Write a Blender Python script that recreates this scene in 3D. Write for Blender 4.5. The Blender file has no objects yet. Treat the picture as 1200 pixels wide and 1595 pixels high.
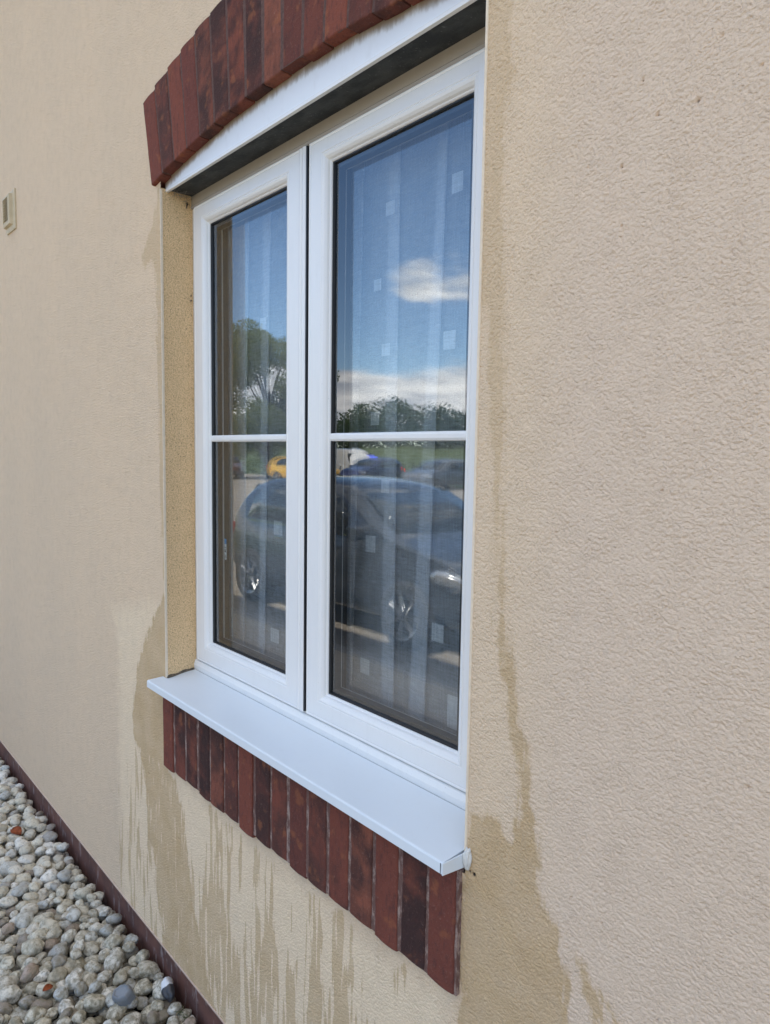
import bpy, bmesh, math, random
import numpy as np
from mathutils import Vector, Matrix, noise
R = math.radians
scene = bpy.context.scene
COL = scene.collection
rng = random.Random(7)

# ------------------------------------------------------------------ camera
cam_d = bpy.data.cameras.new('camera')
cam = bpy.data.objects.new('camera', cam_d); COL.objects.link(cam)
_r = Vector((0.66467576, 0.74698198, 0.01496856)); _u = Vector((-0.07301897, 0.04500852, 0.99631444)); _f = Vector((-0.74355522, 0.66331905, -0.08445993))
CAM = Vector((1.95430639, -0.87141592, 0.66283638))
cam.matrix_world = Matrix.Translation(CAM) @ Matrix((_r, _u, -_f)).transposed().to_4x4()
cam_d.sensor_fit = 'VERTICAL'; cam_d.sensor_height = 24.0; cam_d.lens = 24.0 * 1079.69 / 1595
cam_d.clip_start = 0.01; cam_d.clip_end = 2000
scene.camera = cam

# ------------------------------------------------------------------ world, sun, exposure
SUN_EL, SUN_AZ = 59.0, 12.0
w = bpy.data.worlds.new('World'); scene.world = w; w.use_nodes = True
nt = w.node_tree; N = nt.nodes; L = nt.links; N.clear()
out = N.new('ShaderNodeOutputWorld'); bg = N.new('ShaderNodeBackground'); L.new(bg.outputs[0], out.inputs[0])
bg.inputs[1].default_value = 0.12
sky = N.new('ShaderNodeTexSky'); sky.sky_type = 'NISHITA'; sky.sun_disc = False
sky.sun_elevation = R(SUN_EL); sky.sun_rotation = R(SUN_AZ); sky.air_density = 1.0; sky.dust_density = 0.1; sky.ozone_density = 2.2; sky.altitude = 900


def wm(op, a, b=None, c=None):
    n = N.new('ShaderNodeMath'); n.operation = op
    for i, v in enumerate((a, b, c)):
        if v is None: continue
        if isinstance(v, (int, float)): n.inputs[i].default_value = v
        else: L.new(v, n.inputs[i])
    return n.outputs[0]


tc = N.new('ShaderNodeTexCoord')
sep = N.new('ShaderNodeSeparateXYZ'); L.new(tc.outputs['Generated'], sep.inputs[0])
X, Y, Z = sep.outputs
mp = N.new('ShaderNodeMapping'); L.new(tc.outputs['Generated'], mp.inputs[0]); mp.inputs['Scale'].default_value = (1.0, 1.0, 3.4)
n1 = N.new('ShaderNodeTexNoise'); n1.inputs['Scale'].default_value = 5.2; n1.inputs['Detail'].default_value = 7; n1.inputs['Roughness'].default_value = 0.56
L.new(mp.outputs[0], n1.inputs['Vector'])
nf = n1.outputs['Fac']
# a bank of cumulus low over the horizon
def bump(z, lo0, lo1, hi0, hi1):
    a = N.new('ShaderNodeMapRange'); a.interpolation_type = 'SMOOTHSTEP'; L.new(z, a.inputs[0]); a.inputs[1].default_value = lo0; a.inputs[2].default_value = lo1
    b = N.new('ShaderNodeMapRange'); b.interpolation_type = 'SMOOTHSTEP'; L.new(z, b.inputs[0]); b.inputs[1].default_value = hi0; b.inputs[2].default_value = hi1
    b.inputs[3].default_value = 1; b.inputs[4].default_value = 0
    return wm('MULTIPLY', a.outputs[0], b.outputs[0])
band = bump(Z, 0.0, 0.06, 0.085, 0.15)
# one larger cloud higher up (azimuth 224 deg, elevation 13.5 deg)
az, el = R(-137.2), R(13.6)
cx, cy, cz = math.sin(az) * math.cos(el), math.cos(az) * math.cos(el), math.sin(el)
tx, ty = math.cos(az), -math.sin(az)
s_ = wm('ADD', wm('MULTIPLY', X, tx), wm('MULTIPLY', Y, ty))
dz = wm('DIVIDE', wm('SUBTRACT', Z, cz), 0.042)
ds = wm('DIVIDE', s_, 0.080)
front = wm('GREATER_THAN', wm('ADD', wm('MULTIPLY', X, cx), wm('MULTIPLY', Y, cy)), 0.0)
dd = wm('ADD', wm('MULTIPLY', dz, dz), wm('MULTIPLY', ds, ds))
blob = N.new('ShaderNodeMapRange'); blob.interpolation_type = 'SMOOTHSTEP'; L.new(dd, blob.inputs[0])
blob.inputs[1].default_value = 0.0; blob.inputs[2].default_value = 2.2; blob.inputs[3].default_value = 1; blob.inputs[4].default_value = 0
blobv = wm('MULTIPLY', blob.outputs[0], front)
fill_clouds = wm('MULTIPLY', bump(Z, 0.50, 0.62, 1.5, 1.6), 0.62)  # unseen high clouds, added to whiten the fill light on the wall
cov = wm('ADD', wm('ADD', wm('MULTIPLY', band, 0.56), wm('MULTIPLY', blobv, 0.42)), wm('MULTIPLY', fill_clouds, 0.5))
cl = N.new('ShaderNodeMapRange'); cl.interpolation_type = 'SMOOTHSTEP'; L.new(wm('ADD', nf, cov), cl.inputs[0])
cl.inputs[1].default_value = 0.70; cl.inputs[2].default_value = 0.90
mp2 = N.new('ShaderNodeMapping'); L.new(tc.outputs['Generated'], mp2.inputs[0]); mp2.inputs['Scale'].default_value = (1, 1, 4.5); mp2.inputs['Location'].default_value = (3, 1, -.06)
n2 = N.new('ShaderNodeTexNoise'); n2.inputs['Scale'].default_value = 11; n2.inputs['Detail'].default_value = 5; L.new(mp2.outputs[0], n2.inputs['Vector'])
cr = N.new('ShaderNodeMix'); cr.data_type = 'RGBA'
mr2 = N.new('ShaderNodeMapRange'); L.new(n2.outputs['Fac'], mr2.inputs[0]); mr2.inputs[1].default_value = 0.35; mr2.inputs[2].default_value = 0.65
L.new(mr2.outputs[0], cr.inputs[0]); cr.inputs[6].default_value = (4.2, 4.6, 5.3, 1); cr.inputs[7].default_value = (9.5, 9.4, 9.3, 1)
mixc = N.new('ShaderNodeMix'); mixc.data_type = 'RGBA'
tint = N.new('ShaderNodeMix'); tint.data_type = 'RGBA'; tint.blend_type = 'MULTIPLY'; tint.inputs[0].default_value = 1; tint.inputs[7].default_value = (.87, .97, 1.05, 1); L.new(sky.outputs[0], tint.inputs[6])
L.new(cl.outputs[0], mixc.inputs[0]); L.new(tint.outputs[2], mixc.inputs[6]); L.new(cr.outputs[2], mixc.inputs[7])
L.new(mixc.outputs[2], bg.inputs[0])

sd = bpy.data.lights.new('sun', 'SUN'); sd.energy = 5.0; sd.angle = R(0.53); sd.color = (1, .92, .80)
sun = bpy.data.objects.new('sun', sd); COL.objects.link(sun)
sv = Vector((math.sin(R(SUN_AZ)) * math.cos(R(SUN_EL)), math.cos(R(SUN_AZ)) * math.cos(R(SUN_EL)), math.sin(R(SUN_EL))))
sun.rotation_euler = sv.to_track_quat('Z', 'Y').to_euler(); sun.location = sv * 30

scene.view_settings.view_transform = 'Standard'; scene.view_settings.look = 'None'
scene.view_settings.gamma = 1; scene.view_settings.use_curve_mapping = False
scene.view_settings.exposure = 1.50
scene.render.engine = 'CYCLES'
scene.cycles.max_bounces = 10; scene.cycles.transparent_max_bounces = 24; scene.cycles.glossy_bounces = 5
scene.cycles.caustics_reflective = False; scene.cycles.caustics_refractive = False


# ------------------------------------------------------------------ helpers
class NT:
    """small wrapper for writing material node trees"""
    def __init__(s, name):
        s.m = bpy.data.materials.new(name); s.m.use_nodes = True
        s.t = s.m.node_tree; s.b = s.t.nodes['Principled BSDF']; s.o = s.t.nodes['Material Output']
        s.tc = s.t.nodes.new('ShaderNodeTexCoord')
    def n(s, typ, **kw):
        x = s.t.nodes.new(typ)
        for k, v in kw.items(): setattr(x, k, v)
        return x
    def put(s, sock, v):
        if hasattr(v, 'is_linked') or isinstance(v, bpy.types.NodeSocket): s.t.links.new(v, sock)
        elif isinstance(v, (tuple, list)): sock.default_value = (*v, 1) if len(v) == 3 and sock.type == 'RGBA' else v
        else: sock.default_value = v
    def math(s, op, a, b=0.0, c=None, clamp=False):
        x = s.n('ShaderNodeMath', operation=op, use_clamp=clamp); s.put(x.inputs[0], a); s.put(x.inputs[1], b)
        if c is not None: s.put(x.inputs[2], c)
        return x.outputs[0]
    def mapv(s, scale=(1, 1, 1), loc=(0, 0, 0), src='Object', rot=(0, 0, 0)):
        x = s.n('ShaderNodeMapping'); s.t.links.new(s.tc.outputs[src], x.inputs[0])
        x.inputs['Scale'].default_value = scale; x.inputs['Location'].default_value = loc; x.inputs['Rotation'].default_value = rot
        return x.outputs[0]
    def noise(s, vec, scale, detail=4, rough=.5, dist=0):
        x = s.n('ShaderNodeTexNoise'); s.t.links.new(vec, x.inputs['Vector'])
        x.inputs['Scale'].default_value = scale; x.inputs['Detail'].default_value = detail; x.inputs['Roughness'].default_value = rough; x.inputs['Distortion'].default_value = dist
        return x.outputs['Fac']
    def vor(s, vec, scale, feature='F1', smooth=None):
        x = s.n('ShaderNodeTexVoronoi', feature=feature); s.t.links.new(vec, x.inputs['Vector']); x.inputs['Scale'].default_value = scale
        return x.outputs['Distance']
    def step(s, v, a, b, lo=0.0, hi=1.0, smooth=True):
        x = s.n('ShaderNodeMapRange', interpolation_type='SMOOTHSTEP' if smooth else 'LINEAR')
        s.put(x.inputs[0], v); x.inputs[1].default_value = a; x.inputs[2].default_value = b; x.inputs[3].default_value = lo; x.inputs[4].default_value = hi
        return x.outputs[0]
    def mix(s, f, a, b):
        x = s.n('ShaderNodeMix', data_type='RGBA'); s.put(x.inputs[0], f); s.put(x.inputs[6], a); s.put(x.inputs[7], b); return x.outputs[2]
    def attr(s, name, out='Fac'):
        x = s.n('ShaderNodeAttribute', attribute_name=name); return x.outputs[out]
    def ramp(s, v, stops):
        x = s.n('ShaderNodeValToRGB'); s.put(x.inputs[0], v); e = x.color_ramp.elements
        while len(e) < len(stops): e.new(0.5)
        for q, (p, c) in zip(e, stops): q.position = p; q.color = (*c, 1)
        return x.outputs[0]
    def bump(s, h, strength=.5, dist=.001):
        x = s.n('ShaderNodeBump'); s.put(x.inputs['Height'], h); x.inputs['Strength'].default_value = strength; x.inputs['Distance'].default_value = dist
        s.t.links.new(x.outputs[0], s.b.inputs['Normal'])
    def base(s, v): s.put(s.b.inputs['Base Color'], v)
    def rough(s, v): s.put(s.b.inputs['Roughness'], v)
    def sep(s, vec):
        x = s.n('ShaderNodeSeparateXYZ'); s.t.links.new(vec, x.inputs[0]); return x.outputs


def mesh_obj(name, me, mats, parent=None):
    o = bpy.data.objects.new(name, me); COL.objects.link(o)
    for m in (mats if isinstance(mats, (list, tuple)) else [mats]): me.materials.append(m)
    if parent is not None: o.parent = parent
    return o


def obj(name, bm, mats, parent=None, smooth=False, bev=0.0, seg=2):
    me = bpy.data.meshes.new(name)
    bmesh.ops.recalc_face_normals(bm, faces=bm.faces[:])
    if bev: bmesh.ops.bevel(bm, geom=bm.edges[:], offset=bev, segments=seg, profile=.6, affect='EDGES', clamp_overlap=True)
    bm.to_mesh(me); bm.free()
    if smooth: me.polygons.foreach_set('use_smooth', [True] * len(me.polygons))
    return mesh_obj(name, me, mats, parent)


def box(bm, x0, x1, y0, y1, z0, z1, mi=0):
    v = [bm.verts.new((x, y, z)) for z in (z0, z1) for y in (y0, y1) for x in (x0, x1)]
    for f in ((0, 1, 3, 2), (4, 6, 7, 5), (0, 4, 5, 1), (2, 3, 7, 6), (0, 2, 6, 4), (1, 5, 7, 3)):
        bm.faces.new([v[i] for i in f]).material_index = mi
    return v


def quad(bm, pts, mi=0):
    f = bm.faces.new([bm.verts.new(p) for p in pts]); f.material_index = mi; return f


def loft(bm, rings, mi=0, close=True, cap=False):
    """bridge rings of equal point count"""
    vs = [[bm.verts.new(p) for p in r] for r in rings]
    n = len(rings[0])
    for a, b in zip(vs, vs[1:]):
        for i in range(n if close else n - 1):
            j = (i + 1) % n
            bm.faces.new((a[i], a[j], b[j], b[i])).material_index = mi
    if cap:
        bm.faces.new(vs[0]).material_index = mi; bm.faces.new(vs[-1][::-1]).material_index = mi
    return vs


def tag(o, label=None, cat=None, group=None, kind=None):
    if label: o['label'] = label
    if cat: o['category'] = cat
    if group: o['group'] = group
    if kind: o['kind'] = kind
    return o


def empty(name, loc=(0, 0, 0), rz=0):
    o = bpy.data.objects.new(name, None); COL.objects.link(o); o.location = loc; o.rotation_euler = (0, 0, rz); o.empty_display_size = .1; return o


# ------------------------------------------------------------------ materials
def render_height(q, vec):
    """scraped textured render: worm-like ridges with pits between"""
    wv = q.n('ShaderNodeTexNoise'); q.t.links.new(vec, wv.inputs['Vector']); wv.inputs['Scale'].default_value = 90; wv.inputs['Detail'].default_value = 2
    add = q.n('ShaderNodeMix', data_type='VECTOR'); add.inputs[0].default_value = 0.002
    q.t.links.new(vec, add.inputs[4]); q.t.links.new(wv.outputs['Color'], add.inputs[5])
    v2 = add.outputs[1]
    a = q.noise(v2, 210, 3, .5, 0)
    b = q.noise(v2, 120, 2, .5, 0)
    a = q.step(a, .24, .64)
    b = q.step(b, .25, .70)
    g = q.noise(vec, 520, 2, .6)
    h = q.math('ADD', q.math('MULTIPLY', a, .62), q.math('ADD', q.math('MULTIPLY', b, .45), q.math('MULTIPLY', g, .22)))
    return h


def wall_material(name, reveal=False):
    q = NT(name)
    v = q.mapv()
    big = q.noise(q.mapv((1, 1, .5)), 2.2, 3, .55)
    mid = q.noise(v, 26, 3, .6)
    grain = q.noise(v, 420, 2, .6)
    sx0, sy0, sz0 = q.sep(v)
    dry = q.mix(q.step(big, .3, .7), (.735, .555, .375), (.700, .535, .367))
    dry = q.mix(q.math('MULTIPLY', q.step(sx0, 1.24, 1.42), .8), dry, (.700, .540, .400))
    sx, sy, sz = q.sep(v)
    if reveal:
        c = q.mix(q.step(q.noise(v, 260, 2, .6), .42, .60), (.83, .585, .33), (.63, .425, .22))
        c = q.mix(q.math('MULTIPLY', q.step(q.noise(v, 170, 2, .5), .62, .70), .7), c, (.26, .16, .08))
    else:
        # old damp stains, drips and the cleaner patches between them
        st = q.attr('stain'); dr = q.attr('drip'); cl_ = q.attr('clean')
        drn = q.noise(q.mapv((1, 1, .12)), 60, 4, .6, .1)
        edge = q.math('ADD', q.math('MULTIPLY', q.math('SUBTRACT', drn, .5), .055), q.math('MULTIPLY', q.math('SUBTRACT', mid, .5), .055))
        m = q.step(q.math('ADD', st, edge), -.010, .016)
        # vertical drips under the brick apron
        d1 = q.noise(q.mapv((1, 1, .07), (0, 0, 0)), 19, 3, .5, .2)
        d2 = q.noise(q.mapv((1, 1, .10), (5, 0, 2)), 60, 2, .5, .1)
        dsum = q.math('ADD', q.math('MULTIPLY', d1, .55), q.math('MULTIPLY', d2, .45))
        dm = q.math('MULTIPLY', q.step(dsum, .53, .565), q.step(dr, 0.0, 1.0))
        thr = q.math('SUBTRACT', dsum, q.math('MULTIPLY', q.math('SUBTRACT', 1.0, dr), .17))
        dm = q.step(thr, .475, .505)
        dm = q.math('MULTIPLY', dm, q.step(dr, 0.02, .15))
        lightdrip = q.math('MULTIPLY', q.step(q.noise(q.mapv((1, 1, .13), (9, 0, 0)), 70, 2, .5), .58, .63), q.step(dr, 0.02, .2))
        m2 = q.math('MAXIMUM', q.math('MULTIPLY', m, q.math('SUBTRACT', 1.0, q.math('MULTIPLY', lightdrip, .75))), q.math('MULTIPLY', dm, .85))
        blot = q.step(q.noise(v, 9, 4, .65), .30, .72, .72, 1.0)
        tide = q.math('MULTIPLY', q.step(q.math('ABSOLUTE', q.math('SUBTRACT', q.math('ADD', st, edge), .008)), .009, .0), .22)
        m2 = q.math('MULTIPLY', q.math('MULTIPLY', m2, blot), q.attr('weight'))
        m2 = q.math('ADD', m2, q.math('MULTIPLY', tide, q.attr('weight')), clamp=True)
        clean = q.mix(q.step(q.math('ADD', cl_, edge), -.03, .05), dry, (.800, .625, .425))
        damp = q.mix(q.step(mid, .25, .75), (.575, .400, .215), (.500, .347, .190))
        c = q.mix(q.math('MULTIPLY', m2, .95), clean, damp)
    # grime that sits in scattered spots and real texture colour change of the grains
    c2 = q.n('ShaderNodeMix', data_type='RGBA', blend_type='MULTIPLY'); c2.inputs[0].default_value = 1
    q.put(c2.inputs[6], c)
    q.put(c2.inputs[7], q.ramp(q.math('ADD', q.math('MULTIPLY', grain, .6), q.math('MULTIPLY', mid, .4)), [(.30, (.86, .85, .84)), (.52, (1, 1, 1)), (.72, (1.0, 1.0, 1.0))]))
    c = c2.outputs[2]
    if not reveal:
        sp = q.step(q.vor(v, 34), .045, .03)
        spn = q.step(q.noise(v, 11, 1), .60, .68)
        c = q.mix(q.math('MULTIPLY', q.math('MULTIPLY', sp, spn), .55), c, (.15, .11, .08))
        c = q.mix(q.math('MULTIPLY', q.step(q.attr('pit'), .45, .8), q.step(sx0, 1.33, 1.23, .55, 1.0)), c, (.03, .024, .018))
    q.base(c); q.rough(.92); q.b.inputs['Specular IOR Level'].default_value = .25
    h = render_height(q, q.mapv((1.02, 1, 1.12) if not reveal else (1, 1, 1)))
    h = q.math('MULTIPLY', h, q.step(q.noise(v, 14, 2, .5), .3, .7, .85, 1.15))
    q.bump(q.math('ADD', h, q.math('MULTIPLY', grain, .35)), .8 if reveal else .6, .0012)
    if True:
        dsp = q.n('ShaderNodeDisplacement'); dsp.inputs['Midlevel'].default_value = .6; dsp.inputs['Scale'].default_value = .0016 if reveal else .0017
        hh = q.math('SUBTRACT', h, q.math('MULTIPLY', q.attr('pit'), 3.0))
        q.put(dsp.inputs['Height'], hh); q.t.links.new(dsp.outputs[0], q.o.inputs['Displacement'])
        q.m.displacement_method = 'BOTH'
    return q.m


def pvc_material(name, dirt=0.0, col=(.80, .80, .79)):
    q = NT(name); v = q.mapv()
    n = q.noise(v, 9, 4, .6); s = q.noise(q.mapv((1, 1, .15)), 60, 3, .6)
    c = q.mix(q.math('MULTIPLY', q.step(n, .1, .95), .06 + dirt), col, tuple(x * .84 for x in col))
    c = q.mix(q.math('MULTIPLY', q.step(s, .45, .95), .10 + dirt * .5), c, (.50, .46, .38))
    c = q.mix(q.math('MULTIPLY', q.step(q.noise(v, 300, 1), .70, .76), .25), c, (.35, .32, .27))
    q.base(c); q.rough(.27); q.b.inputs['Specular IOR Level'].default_value = .5
    return q.m


def brick_material():
    q = NT('brick_fired_clay'); inf = q.n('ShaderNodeObjectInfo'); rnd = inf.outputs['Random']
    geo = q.n('ShaderNodeNewGeometry')
    mp_ = q.n('ShaderNodeMapping'); q.t.links.new(geo.outputs['Position'], mp_.inputs[0])
    cmb = q.n('ShaderNodeCombineXYZ'); q.put(cmb.inputs[0], q.math('MULTIPLY', rnd, 7.0)); q.put(cmb.inputs[2], q.math('MULTIPLY', rnd, 13.0)); q.t.links.new(cmb.outputs[0], mp_.inputs['Location'])
    v = mp_.outputs[0]
    mp3 = q.n('ShaderNodeMapping'); q.t.links.new(v, mp3.inputs[0]); mp3.inputs['Scale'].default_value = (1, 1, .35)
    big = q.noise(v, 11, 3, .6, .3); streak = q.noise(mp3.outputs[0], 55, 4, .65, .4); fine = q.noise(v, 330, 3, .6); mid = q.noise(v, 80, 4, .7)
    red = q.ramp(rnd, [(0, (.225, .070, .045)), (.3, (.165, .054, .040)), (.5, (.255, .088, .055)), (.75, (.135, .048, .037)), (1, (.205, .064, .043))])
    dark = q.mix(rnd, (.052, .029, .026), (.090, .042, .034))
    rs = q.math('FRACT', q.math('MULTIPLY', rnd, 17.3))
    thr = q.math('ADD', q.math('MULTIPLY', big, .7), q.math('MULTIPLY', rs, .32))
    c = q.mix(q.step(thr, .47, .72), red, dark)
    c = q.mix(q.math('MULTIPLY', q.step(streak, .55, .72), .50), c, (.065, .032, .03))
    c = q.mix(q.math('MULTIPLY', q.step(q.noise(v, 24, 3), .60, .72), .45), c, (.33, .12, .055))
    c = q.mix(q.math('MULTIPLY', q.step(mid, .58, .74), .32), c, (.33, .19, .15))
    c = q.mix(q.math('MULTIPLY', q.step(q.noise(mp3.outputs[0], 130, 3, .7), .52, .66), .45), c, (.075, .040, .036))
    c = q.mix(q.math('MULTIPLY', q.step(fine, .60, .74), .35), c, (.34, .20, .16))
    c = q.mix(q.math('MULTIPLY', q.step(q.vor(v, 70), .10, .04), .5), c, (.03, .018, .016))
    q.base(c); q.rough(.9); q.b.inputs['Specular IOR Level'].default_value = .12
    q.bump(q.math('ADD', q.math('MULTIPLY', streak, .8), q.math('ADD', q.math('MULTIPLY', fine, .35), q.math('MULTIPLY', mid, .8))), 1.0, .0042)
    return q.m


def simple(name, col, rough=.6, metal=0, var=.25, scale=30, bumpd=0.0, spec=.5):
    q = NT(name); v = q.mapv(); n = q.noise(v, scale, 4, .6)
    q.base(q.mix(q.step(n, .3, .7), col, tuple(c * (1 - var) for c in col))); q.rough(rough); q.b.inputs['Metallic'].default_value = metal
    q.b.inputs['Specular IOR Level'].default_value = spec
    if bumpd: q.bump(q.noise(v, scale * 4, 3), .6, bumpd)
    return q.m


M = {}
M['wall'] = wall_material('textured_render')
M['reveal'] = wall_material('render_in_reveal', True)
M['pvc'] = pvc_material('white_pvc', 0, (.81, .79, .755))
M['pvc_old'] = pvc_material('weathered_pvc', .25, (.70, .67, .61))
M['head'] = pvc_material('dirty_shaded_head_rail', .30, (.37, .325, .265))  # dirt plus the soffit's shade, both put into the rail colour
M['brick'] = brick_material()
M['bead'] = simple('corner_bead_white', (.80, .66, .49), .6, var=.1, scale=60)
M['bead2'] = simple('stop_bead_cream', (.62, .46, .36), .6, var=.2, scale=40)
M['rubber'] = simple('black_rubber', (.012, .013, .015), .45, var=.3)
M['spacer'] = simple('dark_spacer', (.010, .011, .013), .5, metal=.0, var=.2)
M['spacer_line'] = simple('aluminium_edge', (.24, .24, .24), .4, metal=.0, var=.2)
M['room'] = simple('room_plaster', (.30, .29, .27), .9)
M['inner_reveal'] = simple('painted_inner_reveal', (.60, .54, .46), .8)
M['inner_dark'] = simple('shade_brown_inner_bead', (.13, .11, .09), .6, var=.2)  # white bead browned: the dimness behind the left pane is in its colour
M['wood'] = simple('brown_door', (.12, .07, .05), .6)


def mortar_material():
    q = NT('pigmented_mortar'); v = q.mapv()
    n = q.noise(q.mapv((1, 1, .4)), 70, 4, .7); g = q.noise(v, 260, 3, .6)
    c = q.mix(q.step(n, .48, .62), (.150, .078, .060), (.34, .24, .195))
    c = q.mix(q.step(g, .55, .7), c, (.20, .12, .095))
    q.base(c); q.rough(.95); q.bump(q.math('ADD', g, n), 1.0, .0025)
    return q.m
M['mortar'] = mortar_material(); M['mortar_dark'] = simple('dark_pigmented_mortar', (.135, .070, .054), .95, var=.4, scale=90, bumpd=.002)


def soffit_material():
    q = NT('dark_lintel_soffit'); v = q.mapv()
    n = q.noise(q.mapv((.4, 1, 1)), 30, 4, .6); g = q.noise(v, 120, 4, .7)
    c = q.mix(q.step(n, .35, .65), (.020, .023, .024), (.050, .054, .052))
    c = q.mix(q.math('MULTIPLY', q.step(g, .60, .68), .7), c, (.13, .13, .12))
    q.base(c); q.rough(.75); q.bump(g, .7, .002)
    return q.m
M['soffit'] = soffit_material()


def filler_material():
    """white sheet with rust-brown dirt washed down from the brick arch above"""
    q = NT('white_arch_sheet'); v = q.mapv()
    d = q.attr('edge'); n = q.noise(q.mapv((1, 1, .6)), 28, 4, .65); s = q.noise(q.mapv((1, 1, .2)), 90, 3, .6)
    t = q.math('ADD', d, q.math('MULTIPLY', q.math('SUBTRACT', q.math('ADD', q.math('MULTIPLY', n, .6), q.math('MULTIPLY', s, .4)), .5), .035))
    c = q.mix(q.step(t, .000, .024), (.30, .235, .17), (.76, .765, .77))
    c = q.mix(q.math('MULTIPLY', q.step(t, .022, .004), .6), c, (.20, .15, .10))
    c = q.mix(q.math('MULTIPLY', q.step(n, .5, .8), .25), c, (.60, .58, .55))
    q.base(c); q.rough(.42)
    return q.m
M['filler'] = filler_material()


def glass_material():
    """clear window pane: mostly see-through, the rest a mirror by Schlick's law for two faces"""
    q = NT('clear_glass'); q.t.nodes.remove(q.b)
    g = q.n('ShaderNodeNewGeometry'); dot = q.n('ShaderNodeVectorMath', operation='DOT_PRODUCT')
    q.t.links.new(g.outputs['Normal'], dot.inputs[0]); q.t.links.new(g.outputs['Incoming'], dot.inputs[1])
    c = q.math('ABSOLUTE', dot.outputs['Value'])
    f = q.math('POWER', q.math('SUBTRACT', 1.0, c), 5.0)
    f = q.math('ADD', GLASS_F0, q.math('MULTIPLY', f, 1 - GLASS_F0))
    tr = q.n('ShaderNodeBsdfTransparent'); tr.inputs[0].default_value = (.95, .97, .96, 1)
    gl = q.n('ShaderNodeBsdfGlossy'); gl.inputs['Roughness'].default_value = 0.0; gl.inputs[0].default_value = (1, 1, 1, 1)
    # very slight waviness of the sheet
    nn = q.noise(q.mapv((1, 1, 1)), 2.2, 1); b = q.n('ShaderNodeBump'); b.inputs['Strength'].default_value = .12; b.inputs['Distance'].default_value = .002
    q.t.links.new(nn, b.inputs['Height']); q.t.links.new(b.outputs[0], gl.inputs['Normal'])
    mx = q.n('ShaderNodeMixShader'); q.put(mx.inputs[0], f); q.t.links.new(tr.outputs[0], mx.inputs[1]); q.t.links.new(gl.outputs[0], mx.inputs[2])
    q.t.links.new(mx.outputs[0], q.o.inputs['Surface'])
    return q.m
GLASS_F0 = 0.12
M['glass'] = glass_material()


def voile_material(name, alpha, col):
    q = NT(name); v = q.mapv(src='Object'); sx, sy, sz = q.sep(v)
    th1 = q.math('SINE', q.math('MULTIPLY', sz, 2 * math.pi / .0030)); th2 = q.math('SINE', q.math('MULTIPLY', sx, 2 * math.pi / .0042))
    slub = q.noise(q.mapv((.12, .12, 1)), 260, 3, .6); slub2 = q.noise(q.mapv((1, 1, .10)), 260, 2, .6)
    t = q.math('ADD', q.math('MULTIPLY', q.math('ADD', th1, th2), .05), q.math('ADD', q.math('MULTIPLY', slub, .38), q.math('MULTIPLY', slub2, .25)))
    a = q.step(t, .10, .53, alpha * .55, alpha * 1.45, smooth=False)
    q.t.nodes.remove(q.b)
    tr = q.n('ShaderNodeBsdfTransparent'); df = q.n('ShaderNodeBsdfDiffuse'); df.inputs[0].default_value = (*col, 1)
    tl = q.n('ShaderNodeBsdfTranslucent'); tl.inputs[0].default_value = (*col, 1)
    m1 = q.n('ShaderNodeMixShader'); m1.inputs[0].default_value = .3; q.t.links.new(df.outputs[0], m1.inputs[1]); q.t.links.new(tl.outputs[0], m1.inputs[2])
    m2 = q.n('ShaderNodeMixShader'); q.put(m2.inputs[0], a); q.t.links.new(tr.outputs[0], m2.inputs[1]); q.t.links.new(m1.outputs[0], m2.inputs[2])
    q.t.links.new(m2.outputs[0], q.o.inputs['Surface'])
    return q.m
M['voile'] = voile_material('sheer_voile', .35, (.80, .84, .92))
M['voile_patch'] = voile_material('woven_square', .58, (.82, .85, .90))


def pebble_material():
    q = NT('river_pebble'); inf = q.n('ShaderNodeObjectInfo')
    rnd = q.math('FRACT', q.math('ADD', inf.outputs['Random'], q.attr('rnd')))
    geo = q.n('ShaderNodeNewGeometry'); v = geo.outputs['Position']
    base = q.ramp(rnd, [(0, (.68, .63, .50)), (.25, (.54, .48, .36)), (.45, (.76, .72, .63)), (.62, (.42, .37, .27)), (.78, (.68, .63, .52)), (.86, (.46, .46, .42)), (.985, (.24, .18, .13)), (1, (.42, .32, .25))])
    n = q.noise(v, 90, 5, .65); f = q.noise(v, 500, 3, .6)
    c = q.mix(q.math('MULTIPLY', q.step(n, .50, .68), .55), base, (.20, .165, .11))
    c = q.mix(q.math('MULTIPLY', q.step(f, .6, .7), .35), c, (.12, .10, .08))
    c = q.mix(q.math('MULTIPLY', q.step(q.noise(v, 260, 2), .62, .72), .4), c, (.70, .68, .62))
    gx_, gy_, gz_ = q.sep(v)
    c = q.mix(q.math('MULTIPLY', q.math('MULTIPLY', q.step(gx_, -1.1, .0), q.step(q.noise(v, 45, 4, .7), .36, .60)), .72), c, (.17, .145, .085))
    q.base(c); q.rough(.62); q.b.inputs['Specular IOR Level'].default_value = .4
    q.bump(q.math('ADD', n, q.math('MULTIPLY', f, .3)), .35, .0012)
    return q.m
M['pebble'] = pebble_material()

# ------------------------------------------------------------------ dimensions (metres): wall face y=0, window opening x 0..1.2, z 0..1.403
W, ZT, D = 1.2, 1.403, 0.094
Z_BASE, Z_GR = -0.903, -1.06


def z_intr(x): return 1.474 - .140 * (x - .6) ** 2
def z_extr(x): return 1.745 - .190 * (x - .6) ** 2
AP0, AP1, APZ0, APZ1 = -.004, 1.196, -.292, -.045     # brick apron

# ------------------------------------------------------------------ the house and its rendered wall
house = empty('house')
tag(house, 'cream textured render house wall with white casement window, segmental red brick arch and brick apron', 'house')

def axis(segs):
    a = []
    for x0, x1, d in segs:
        n = max(1, int(round((x1 - x0) / d))); a += list(np.linspace(x0, x1, n, endpoint=False))
    return np.array(a + [segs[-1][1]])

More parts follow.
